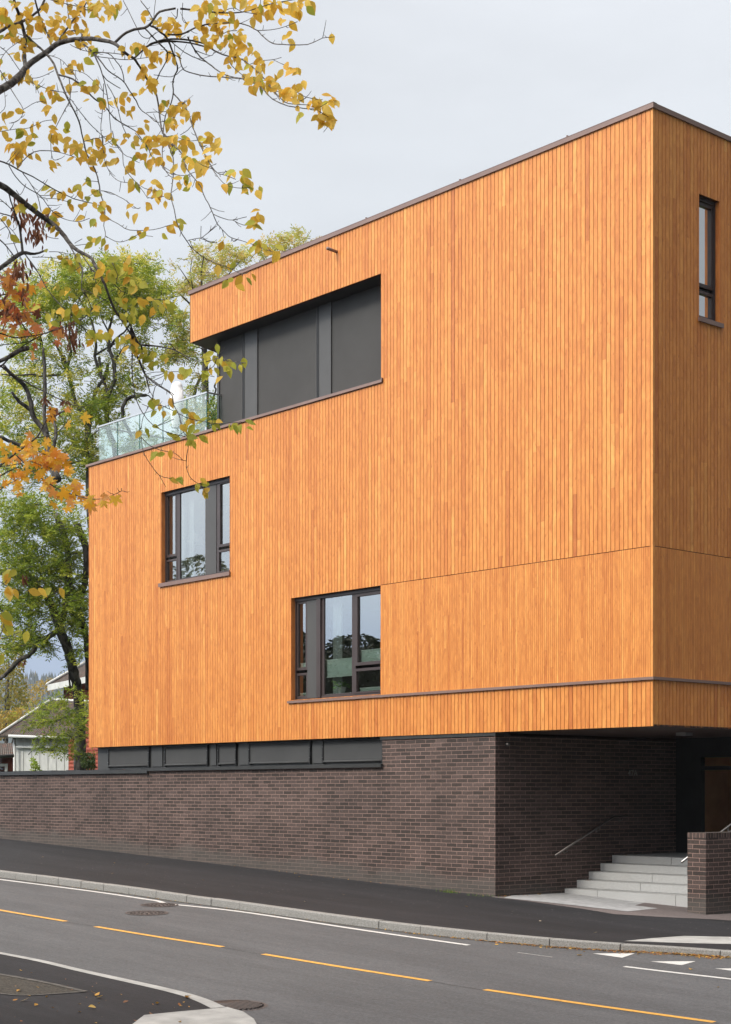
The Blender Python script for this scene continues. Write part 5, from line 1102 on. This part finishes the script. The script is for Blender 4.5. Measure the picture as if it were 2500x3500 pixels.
def ash_crown(mb, blobs, Y0, dY, cols, cols2=None, dens=1.0, lscale=1.0, branch=None):
    dens *= 1.65
    for (cx, cy, rx, ry, n) in blobs:
        n = int(n*dens)
        # sprays: groups of compound leaves that share a twig
        for k in range(max(1, n//7)):
            for _ in range(20):
                a, b = random.uniform(-1, 1), random.uniform(-1, 1)
                if a*a+b*b < 1: break
            X, Y_ = cx+a*rx, cy+b*ry; D = Y0+random.uniform(-dY, dY); c = P(X, Y_, D)
            dr = Vector((random.gauss(0, 1), random.gauss(0, 1), random.gauss(0, .35))).normalized()
            up = (b < -.2); cs = cols2 if (cols2 and random.random() < (.55 if up else .15)) else cols
            for m_ in range(7):
                p = c+dr*(m_-3)*.085*lscale+rv(.05)
                compound(mb, p, dr*.6+rv(.9)+Vector((0, 0, .1)), cs, .25*lscale, 4, .044*lscale, .125*lscale)
            if branch is not None and random.random() < .3: branch.tube([c-dr*.4*lscale-Vector((0, 0, .1)), c, c+dr*.3*lscale], [.010, .007, .003], 4)
def limbs(mb, Z, lines, Y0, amp=1.2, ks=1.0):
    for ln in lines:
        ph_ = random.random()*6; pts = []; rad = []; N_ = len(smooth_path(ln, 3))
        for i, (x, y, r) in enumerate(smooth_path(ln, 3)):
            X, Y_ = px(Z, x, y); D = Y0+amp*math.sin(X/90+Y_/260+1); pts.append(P(X, Y_, D)+rv(.015)); rad.append(max(.006, r*Z[2]*D/F*.95*ks))
        mb.tube(pts, rad, 10 if ln[0][2] > 20 else 6, True)
t1 = thing('ash_tree', 'big leaning ash with green feathery leaves just left of the building', 'tree', P(285, 2700, 47)*1, 0)
lb = MB()
limbs(lb, Z7, S('''1130 3500 95 1130 2900 85 1110 2500 80 1090 2274 75 1040 2050 75 990 1850 75 930 1650 75 850 1480 75 800 1300 70 740 1150 62 690 1020 58 640 940 52; 640 940 55 500 850 58 350 750 55 200 690 50 0 640 50 -200 600 45;
850 1400 60 900 1200 50 950 1000 45 980 750 48 960 550 48 955 400 48 940 250 48 900 100 48 870 0 45 800 -160 45; 1250 2300 50 1245 1900 48 1230 1700 45 1200 1500 48 1150 1320 50 1110 1150 52 1080 1000 50 1010 850 44; 1110 1150 45 1180 900 46 1215 600 46 1210 300 52 1150 130 56 1090 -40 56;
800 1480 42 680 1560 40 540 1620 38 480 1740 40 400 1830 35 280 1880 35 180 1990 35 100 2070 30 0 2150 28; 640 980 30 420 1000 26 260 1000 24 100 960 20; 1000 2300 16 960 1900 10''' ), 47, .8)
limbs(lb, Z6, S('''640 1270 50 590 1150 45 540 1000 42 530 850 34 510 760 30 470 690 30 390 600 30 350 500 30 340 400 28 300 280 25 240 190 25 150 120 22 40 0 20; 350 490 24 250 430 22 190 370 20 130 290 14; 520 760 24 500 640 22 490 500 22 495 400 22 500 200 20 495 0 18 480 -200 14; 300 900 20 210 880 25 100 830 22 0 790 22; 600 900 20 620 720 20 600 600 14 640 500 10;
400 100 12 300 95 10 160 110 8 20 95 7; 540 620 14 600 560 12 720 500 10''' ), 47.5, .8)
cm = MB(); tw = lb
ash_crown(cm, [(60, 1750, 90, 60, 150), (160, 1760, 110, 70, 210), (100, 1850, 130, 70, 250), (230, 1830, 70, 60, 120), (245, 1930, 60, 70, 150), (150, 1950, 110, 50, 200), (50, 1950, 60, 50, 80),
    (60, 2060, 80, 40, 110), (180, 2060, 80, 50, 160), (230, 2140, 60, 50, 100), (280, 2110, 30, 50, 70), (110, 2110, 60, 30, 70), (130, 2205, 80, 22, 90), (100, 2170, 60, 30, 60), (272, 2240, 24, 40, 34), (40, 2210, 50, 30, 50),
    (60, 1900, 90, 60, 110), (120, 2010, 110, 40, 130), (20, 2130, 30, 50, 40), (285, 1990, 20, 60, 40), (255, 2060, 45, 40, 70)], 46.6, 1.3, ASH, None, 1.0, 1, tw)
ash_crown(cm, [(180, 2430, 60, 36, 110), (240, 2480, 60, 50, 150), (130, 2470, 50, 24, 50), (195, 2535, 70, 28, 110), (240, 2560, 50, 34, 70), (285, 2430, 26, 60, 60), (215, 2400, 40, 26, 40), (250, 2350, 30, 24, 12), (100, 2460, 60, 16, 24)], 44.6, .8, ASH, None, .55, .85, tw)
cm.build('crown', M['ash'], t1); lb.build('trunk', M['bark'], t1)
t2 = thing('ash_tree', 'tall ash whose dark stems fork behind the terrace glass', 'tree', P(310, 2700, 52), 0)
lb = MB()
limbs(lb, Z6, S('''1150 2450 40 1040 2100 34 985 1500 32 985 1090 30 960 950 28 970 850 33 970 740 35 975 650 40 985 620 40; 975 650 32 930 560 30 880 470 28 830 380 22 800 250 22 770 120 22 740 0 25 700 -110 22; 985 640 30 1000 600 30 1015 500 25 1040 400 22 1060 280 20 1130 180 20 1180 80 22 1200 -20 18;
1150 2450 40 1230 2100 36 1290 1400 36 1280 930 34 1230 800 34 1190 640 30 1180 500 30 1190 350 33 1210 290 30; 1200 300 22 1160 200 18 1120 80 18 1100 -100 14; 1210 290 26 1260 200 22 1280 120 20 1265 0 20 1240 -120 18;
1150 2450 34 1350 2100 28 1560 1400 24 1480 850 20 1420 700 20 1370 600 18 1360 500 22 1385 410 22 1440 355 20 1520 335 20 1624 325 18; 960 1060 16 850 1070 14 720 1110 10; 300 120 12 520 110 14 700 100 14; 1000 800 8 1060 740 6 1110 700 4'''), 52, 1)
limbs(lb, Z5, S('''1060 1200 20 1055 1050 17 1020 950 18 1000 850 20 1010 760 15 1040 640 11 1100 500 8 1180 380 5; 630 1150 20 590 1060 18 570 980 16 520 900 10 440 800 7; 620 1100 16 655 950 14 640 850 12 650 700 9 700 560 7 760 400 5; 940 1200 16 880 1000 16 890 900 14 860 720 11 800 560 8 700 420 5 600 300 4; 410 1350 18 410 1100 18 385 900 18 370 820 15 330 650 10 300 450 7 350 250 5;
1000 950 14 1060 850 12 1150 770 8 1250 650 6 1350 600 4; 890 980 12 950 940 9 1060 880 8; 1060 1040 11 1110 960 10 1170 900 8; 1010 780 9 950 650 7 900 450 6 860 250 4; 660 700 7 560 560 5 500 400 4; 1040 640 7 1100 400 5 1150 200 4; 370 850 9 250 760 7 140 600 5'''), 52, 1)
limbs(lb, Z8, S('''570 690 9 640 680 8 700 680 6 730 720 5; 740 700 5 760 600 4 830 570 3; 600 620 4 600 560 3; 560 640 4 500 560 2'''), 52, 1)
cm = MB(); tw = lb
ash_crown(cm, [(200, 960, 110, 70, 190), (330, 930, 120, 60, 230), (450, 925, 110, 48, 200), (500, 1000, 90, 70, 230), (430, 1050, 120, 50, 210), (250, 1030, 120, 60, 180), (150, 1050, 90, 60, 110), (520, 1090, 80, 40, 90), (370, 980, 120, 50, 160),
    (60, 1100, 90, 120, 170), (60, 960, 60, 60, 60), (120, 1180, 100, 70, 130), (230, 1110, 90, 40, 60), (150, 1300, 150, 60, 140), (350, 1330, 100, 60, 110), (430, 1270, 60, 50, 60), (560, 1212, 60, 20, 40), (480, 1170, 60, 24, 34), (290, 1230, 90, 50, 50), (400, 1190, 80, 30, 34),
    (60, 1450, 100, 80, 170), (180, 1480, 80, 60, 130), (300, 1480, 60, 80, 120), (330, 1380, 60, 60, 90), (320, 1590, 34, 60, 90), (100, 1570, 120, 50, 150), (270, 1560, 50, 60, 90), (40, 1340, 60, 80, 80), (260, 1400, 70, 60, 90), (400, 1420, 30, 40, 24), (455, 1320, 40, 34, 34),
    (200, 1660, 60, 40, 60), (310, 1700, 20, 60, 34), (60, 1640, 90, 40, 70), (480, 1500, 60, 30, 40), (420, 1540, 50, 30, 40)], 52, 2.2, ASH, ASHY, 1.15, 1.05, tw)
cm.build('crown', M['ash'], t2); lb.build('trunk', M['bark'], t2)
t3 = thing('ash_tree', 'thin olive yellow tree showing above the penthouse roof edge', 'tree', P(720, 2700, 62), 0)
lb = MB()
limbs(lb, Z4, S('''820 4400 40 820 2600 36 800 1700 20 790 1500 14 780 1300 8 800 1150 5; 800 1600 12 700 1450 7 640 1350 5 560 1230 3; 810 1650 12 930 1450 8 1050 1300 6 1150 1180 4; 700 1450 6 680 1300 4 700 1180 3; 930 1450 6 960 1250 4 980 1120 3; 810 1800 14 1200 1650 12 1500 1300 8 1560 1050 4; 640 1350 4 600 1400 3 540 1420 2; 800 1700 16 640 1560 8 560 1480 5'''), 62, .8)
lb4 = MB()
limbs(lb4, Z8, S('''1300 2600 20 1320 1600 18 1300 900 16 1170 830 16 1130 740 15 1130 640 15 1160 550 14 1200 480 10 1230 420 7 1200 330 6 1190 240 5; 1240 830 12 1320 650 9 1310 590 9 1340 540 8; 1200 250 5 1100 220 6 950 210 6 800 200 4; 1150 260 4 1000 290 4 850 250 3'''), 50, .5)
cm = MB(); tw = lb
ash_crown(cm, [(640, 930, 50, 50, 60), (720, 900, 70, 50, 80), (800, 890, 60, 40, 60), (860, 880, 50, 40, 50), (680, 860, 40, 20, 24), (950, 850, 60, 30, 60), (1000, 820, 60, 30, 60), (700, 980, 80, 30, 70), (630, 1000, 30, 40, 34), (760, 850, 30, 18, 14)], 62, 1.2, OLV, None, 1.0, 1.1, tw)
cm.build('crown', M['ash'], t3); lb.build('trunk', M['bark'], t3)
t4 = thing('ash_tree', 'slender ash stem bending just left of the penthouse', 'tree', P(735, 2700, 50), 0)
cm = MB(); tw = lb = lb4
ash_crown(cm, [(620, 1090, 30, 30, 40), (625, 1160, 34, 50, 100), (640, 1210, 40, 20, 40), (690, 1300, 20, 34, 24), (650, 1330, 20, 24, 14), (700, 1430, 40, 40, 60), (740, 1400, 14, 60, 50), (640, 1420, 40, 30, 30), (590, 1220, 50, 14, 30)], 50, .8, ASH+OLV, None, 1.0, 1, tw)
cm.build('crown', M['ash'], t4); lb.build('trunk', M['bark'], t4)

# broad-leaved far trees and bushes
def far_tree(name, label, blobs, Y0, dY, cols, leafsz, base_px, cat='tree', trunk_r=.15, group=None):
    b = P(base_px[0], base_px[1], Y0); b.z = .4
    o = thing(name, label, cat, b, 0, group); q = MB(); top = P(blobs[0][0], blobs[0][1], Y0)
    q.tube([b, (b+top)*.5+Vector((.1, 0, 0)), top], [trunk_r, trunk_r*.7, trunk_r*.3], 8)
    for (cx, cy, rx, ry, n) in blobs: q.tube([(b+top)*.5, P(cx, cy, Y0)], [trunk_r*.4, trunk_r*.1], 5)
    q.build('trunk', M['bark'], o); cmx = MB()
    for (cx, cy, rx, ry, n) in blobs:
        for k in range(n):
            a = random.random()*6.28; r = math.sqrt(random.random()); p = P(cx+rx*r*math.cos(a), cy+ry*r*math.sin(a), Y0+random.uniform(-dY, dY))
            c = random.choice(cols); j = random.uniform(.75, 1.2); d = rv().normalized(); w_ = d.cross(rv()).normalized()*leafsz*.3
            cmx.mesh([p, p+d*leafsz*.5+w_, p+d*leafsz, p+d*leafsz*.5-w_], [[0, 1, 2, 3]], None, tuple(q_*j for q_ in c), False)
    cmx.build('crown', M['ash'], o); return o
YG = [(.26, .24, .04), (.32, .26, .05), (.20, .21, .04), (.36, .27, .06)]; YO = [(.48, .32, .06), (.42, .28, .07), (.30, .24, .06)]
far_tree('birch_tree', 'yellow green tree at the left edge below the branches', [(30, 2260, 60, 60, 800), (20, 2340, 70, 60, 900), (60, 2390, 40, 50, 500), (0, 2440, 60, 50, 500), (60, 2200, 30, 40, 260), (-60, 2300, 60, 120, 500)], 85, 2, YG, .16, (0, 2640))
far_tree('birch_tree', 'small golden tree behind the tiled roof at the left edge', [(20, 2470, 50, 40, 500), (60, 2450, 30, 30, 250), (-10, 2500, 40, 30, 250)], 80, 1, YO, .16, (20, 2640))
far_tree('birch_tree', 'sparse yellow tree in front of the distant wooded hill', [(110, 2370, 40, 30, 200), (150, 2350, 40, 22, 200), (100, 2410, 30, 26, 160), (175, 2335, 30, 16, 70)], 95, 2, YO, .15, (130, 2640), trunk_r=.08)
far_tree('bush', 'young green sapling in front of the white shed', [(120, 2615, 14, 14, 60), (112, 2600, 8, 10, 24), (126, 2628, 16, 8, 40)], 46, .3, [(.30, .42, .06), (.38, .46, .08)], .10, (120, 2650), 'bush', .02)
far_tree('bush', 'dark green bush at the wall beside the grey clerestory', [(300, 2600, 24, 26, 500), (310, 2620, 18, 20, 250)], 44, .3, [(.06, .10, .03), (.10, .14, .04)], .07, (300, 2650), 'bush', .02)
# reflected trees across the street, left of the frame
for i, (x, y, h, r, sp) in enumerate(((-27, 30.5, 7.6, 2.8, 0), (-28, 34, 8.6, 2.6, 1), (-29, 37, 8.0, 2.7, 0), (-33, 44, 11.8, 2.6, 2), (-31, 40.5, 8.6, 2.6, 0), (-26, 27, 7.6, 2.4, 1), (-33, 33, 9.4, 3.0, 0))):
    o = thing('spruce_tree' if sp == 1 else 'broad_tree', '%s dark tree reflected in the window glass, counted along the far side of the street' % ('first second third fourth fifth sixth seventh'.split()[i]) if sp < 2 else 'taller loose tree reflected faintly in the upper left window', 'tree', (x, y, .2), 0, 'dark trees across the street reflected in the glass')
    q = MB(); q.tube([(x, y, .2), (x, y, h*.9)], [.2, .04], 8); q.build('trunk', M['bark'], o); q = MB()
    for k in range(9000 if sp < 2 else 5000):
        u = random.random(); z = .8+u*(h-.8); rr = r*((1-u)**.8 if sp == 1 else math.sqrt(max(0, 1-(2*u-1)**2))*1)*(.55+.45*random.random()); a = random.random()*6.28
        rr *= 1+.25*math.sin(a*3+z*1.7+i); p = Vector((x+rr*math.cos(a), y+rr*math.sin(a), z)); d = (Vector((math.cos(a), math.sin(a), -.3))+rv(.6)).normalized(); w_ = d.cross(rv()).normalized()*.05
        q.mesh([p, p+d*.12+w_, p+d*.24, p+d*.12-w_], [[0, 1, 2, 3]], None, random.choice([(.03, .05, .02), (.045, .065, .025), (.02, .035, .015)] if sp < 2 else [(.25, .27, .16), (.18, .21, .12)]), False)
    hc = (h+.8)/2
    vv = []; nu, nv = 14, 10
    for b_ in range(nv+1):
        for a_ in range(nu):
            th_ = math.pi*b_/nv; ph2 = 2*math.pi*a_/nu; rr = r*.78*math.sin(th_)*(1+.15*math.sin(ph2*3+th_*5+i)); vv.append((x+rr*math.cos(ph2), y+rr*math.sin(ph2), hc+(h-.8)*.44*math.cos(th_)))
    if sp < 2: q.mesh(vv, [[b_*nu+a_, (b_+1)*nu+a_, (b_+1)*nu+(a_+1) % nu, b_*nu+(a_+1) % nu] for b_ in range(nv) for a_ in range(nu)], None, (.025, .038, .018))
    q.build('crown', M['spruce'], o)

proto = [o for o in COL.objects if o.parent is None and o.name.startswith('broad_tree')][0]
for i in range(9):  # unseen tree row, added to keep low sky light off the lower facade
    c = W(22-7.2*i, 31+random.uniform(-1.5, 1.5), 0); c.z = .1
    o = proto.copy(); COL.objects.link(o); o.location = c; o.rotation_euler = (0, 0, i*1.3); o.scale = (1.5, 1.5, 1.45+.15*(i % 3))
    o['label'] = '%s unseen tree of the row added to shade the facade, counted from the far end' % ('first second third fourth fifth sixth seventh eighth ninth'.split()[i]); o['group'] = 'unseen tree row added to shade the facade'
    for ch in proto.children: d_ = ch.copy(); COL.objects.link(d_); d_.parent = o

# ================================================================ houses behind the garden wall
def quad3(mb, a, b, c, d, th=.08, su=1):
    L1 = (b-a).length; L2 = (d-a).length; n = (b-a).cross(d-a).normalized()*th
    mb.face([a, b, c, d], [(0, 0), (L1, 0), (L1, L2), (0, L2)]); mb.face([a-n, d-n, c-n, b-n], [(0, 0)]*4)
    for p, q_ in ((a, b), (b, c), (c, d), (d, a)): mb.face([p, p-n, q_-n, q_], [(0, 0)]*4)
def logwall(mb, p0, p1, z0, z1, th=.15, step=.17, col=(1, 1, 1)):
    d = Vector((p1[0]-p0[0], p1[1]-p0[1], 0)); n = Vector((d.y, -d.x, 0)).normalized()
    if n.y > 0: n = -n
    z = z0
    while z < z1:
        h = min(step, z1-z); ring = [(0, 0), (.03, h*.12), (.045, h*.5), (.03, h*.88), (0, h)]
        A = Vector((p0[0], p0[1], z)); B = Vector((p1[0], p1[1], z))
        for i in range(4):
            a, b = ring[i], ring[i+1]; mb.face([A+n*a[0]+Vector((0, 0, a[1])), B+n*a[0]+Vector((0, 0, a[1])), B+n*b[0]+Vector((0, 0, b[1])), A+n*b[0]+Vector((0, 0, b[1]))])
        z += step
    A = Vector((p0[0], p0[1], z0)); B = Vector((p1[0], p1[1], z0)); Z_ = Vector((0, 0, z1-z0)); mb.face([A-n*th, B-n*th, B-n*th+Z_, A-n*th+Z_])
# red log house
h1 = thing('log_house', 'red log house with tiled roof behind the leaning ash trunk', 'house', (P(300, 2600, 66).x, 66, .3), 0)
wa = P(229, 2400, 66); wb = P(430, 2400, 64)
q = MB(); logwall(q, (wa.x, wa.y), (wb.x, wb.y), .2, P(0, 2338, 66).z); logwall(q, (wa.x, wa.y), (wa.x+1.5, wa.y+6), .2, P(0, 2338, 66).z)
q.box(wa.x-.05, wa.x+.16, wa.y-.12, wa.y+.05, .2, P(0, 2338, 66).z, fr=lambda x, y, z: Vector((x, y, z)))
q.build('log_wall', M['red_paint'], h1)
E1, E2, R2_, R1_ = P(163, 2343, 65.3), P(450, 2283, 63), P(560, 2190, 69), P(304, 2262, 70)
q = MB(); quad3(q, E1, E2, R2_, R1_); q.build('roof', M['tiles'], h1)
q = MB()
n_ = Vector((0, 0, -.22))
q.face([E1+Vector((0, -.03, .03)), E1+n_+Vector((0, -.03, 0)), E2+n_+Vector((0, -.03, 0)), E2+Vector((0, -.03, .03))]); q.tube([E1+Vector((-.03, -.03, .04)), R1_+Vector((-.03, 0, .06))], .06, 6)
q.face([E1+Vector((0, .02, 0)), E1+n_, P(229, 2338, 66.4), P(229, 2325, 66.4)])
q.build('fascia', M['white_paint'], h1)
q = MB(); q.face([E1+n_*.6, E2+n_*.6, wb+Vector((0, 0, P(0, 2338, 66).z-wb.z)), wa+Vector((0, 0, P(0, 2338, 66).z-wa.z))]); q.build('eave', M['black'], h1)
# white shed
h2 = thing('white_shed', 'white boarded shed with old red and grey tiled roof', 'shed', (P(140, 2600, 58).x, 58, .3), 0)
def wboards(mb, x0, x1, y0, y1, z0, z1, w_=.16):
    n = max(1, int(math.hypot(x1-x0, y1-y0)/w_))
    for i in range(n):
        a, b = i/n, (i+1)/n; pr = .02 if i % 2 else 0
        A = Vector((x0+(x1-x0)*a, y0+(y1-y0)*a-pr, z0)); B = Vector((x0+(x1-x0)*b, y0+(y1-y0)*b-pr, z0)); Z_ = Vector((0, 0, z1-z0))
        mb.face([A, B, B+Z_, A+Z_]); mb.face([A, A+Vector((0, .05, 0)), A+Vector((0, .05, 0))+Z_, A+Z_])
A_, B_ = P(52, 2600, 58), P(234, 2600, 57.4); zt2 = P(0, 2523, 58).z
q = MB(); wboards(q, A_.x, B_.x, A_.y, B_.y, .2, zt2); q.build('board_wall', M['white_paint'], h2)
q = MB()
for X in (52, 230): c_ = P(X, 2600, 57.9); q.tube([Vector((c_.x, c_.y-.08, .2)), Vector((c_.x, c_.y-.08, zt2))], .055, 4)
c1, c2 = P(56, 2553, 57.9), P(232, 2556, 57.3); q.tube([c1+Vector((0, -.06, 0)), c2+Vector((0, -.06, 0))], .05, 4)
q.build('trim', M['white_paint'], h2)
E1, E2, R2_, R1_ = P(-5, 2514, 57.6), P(240, 2524, 57.0), P(330, 2400, 62.5), P(182, 2392, 63.5)
q = MB(); quad3(q, E1, E2, R2_, R1_); q.build('roof', M['tiles'], h2)
q = MB(); q.tube([E1+Vector((-.02, -.02, .03)), R1_+Vector((-.02, 0, .05))], .05, 6); q.tube([P(30, 2516, 57.5), E2], .06, 6); q.tube([R1_, R2_], .07, 6); q.build('bargeboard', M['white_paint'], h2)
# small red outbuilding at the left edge
h3 = thing('red_outbuilding', 'small red outbuilding with mossy roof and white window at the left edge', 'house', (P(0, 2620, 54).x, 54, .3), 0)
A_, B_ = P(-160, 2600, 54), P(45, 2600, 53.6); zt3 = P(0, 2588, 54).z
q = MB(); wboards(q, A_.x, B_.x, A_.y, B_.y, .2, zt3, .14); q.build('board_wall', M['red_paint'], h3)
E1, E2, R2_, R1_ = P(-190, 2592, 53.3), P(47, 2581, 53.0), P(42, 2540, 56), P(-150, 2545, 56)
q = MB(); quad3(q, E1, E2, R2_, R1_); q.build('roof', M['tiles'], h3)
q = MB(); q.tube([E1, E2+Vector((0, 0, -.02))], .05, 8); q.build('gutter', M['gutter'], h3)
q = MB(); wz = P(0, 2614, 53.6).z; xa, xb = P(-40, 0, 53.6).x, P(29, 0, 53.6).x
q.box(xa, xb, 53.4, 53.5, wz-.06, wz+.03, fr=lambda x, y, z: Vector((x, y, z))); q.box(xb-.08, xb, 53.4, 53.5, wz-.8, wz-.06, fr=lambda x, y, z: Vector((x, y, z))); q.box(xa, xa+.08, 53.4, 53.5, wz-.8, wz-.06, fr=lambda x, y, z: Vector((x, y, z)))
wf = q.build('window', M['white_paint'], h3)
q = MB(); q.face([(xa, 53.47, wz-.8), (xb, 53.47, wz-.8), (xb, 53.47, wz), (xa, 53.47, wz)]); q.build('pane', M['glass'], wf)

# ================================================================ distant hill
hl = MB(); N1, N2 = 120, 10
def hz(X, Y):
    return 2+ (60*math.exp(-((X+330)/260)**2)+46*math.exp(-((X+60)/300)**2))*min(1, (Y-700)/500)+4*noise.noise(Vector((X*.02, Y*.02, 0)))
vv = []
for j in range(N2):
    Y = 700+j*60
    for i in range(N1): X = -900+i*12; vv.append((X, Y, hz(X, Y)-(12 if j == 0 else 0)))
hl.mesh(vv, [[j*N1+i, j*N1+i+1, (j+1)*N1+i+1, (j+1)*N1+i] for j in range(N2-1) for i in range(N1-1)], None)
hl.build('hill', M['hill'], kind='structure')
fm = MB()
for k in range(2600):
    X = random.uniform(-420, 0); Y = random.uniform(900, 1235); z = hz(X, Y); h = random.uniform(3, 6.5); r = h*.22; c = random.choice([(.025, .045, .035), (.035, .055, .04), (.03, .05, .05)]) if random.random() < .85 else (.16, .13, .05)
    fm.mesh([(X+r*math.cos(a*1.257), Y+r*math.sin(a*1.257), z-1) for a in range(5)]+[(X, Y, z+h)], [[a, (a+1) % 5, 5] for a in range(5)], None, c, False)
fm.build('distant_forest', M['spruce'], kind='stuff', label='dark conifer forest on the distant hill', cat='forest')

# ================================================================ air
hzm = bpy.data.materials.new('air'); hzm.use_nodes = True; hn2 = hzm.node_tree; hn2.nodes.clear()
ho = nn(hn2, 'ShaderNodeOutputMaterial'); pv = nn(hn2, 'ShaderNodeVolumePrincipled', Density=.00022); pv.inputs['Color'].default_value = (.80, .87, .97, 1)
hn2.links.new(pv.outputs[0], ho.inputs['Volume'])
q = MB(); q.box(-1000, 1000, -120, 1400, -3, 90, fr=lambda x, y, z: Vector((x, y, z)))
hz_o = q.build('haze', hzm, kind='stuff')
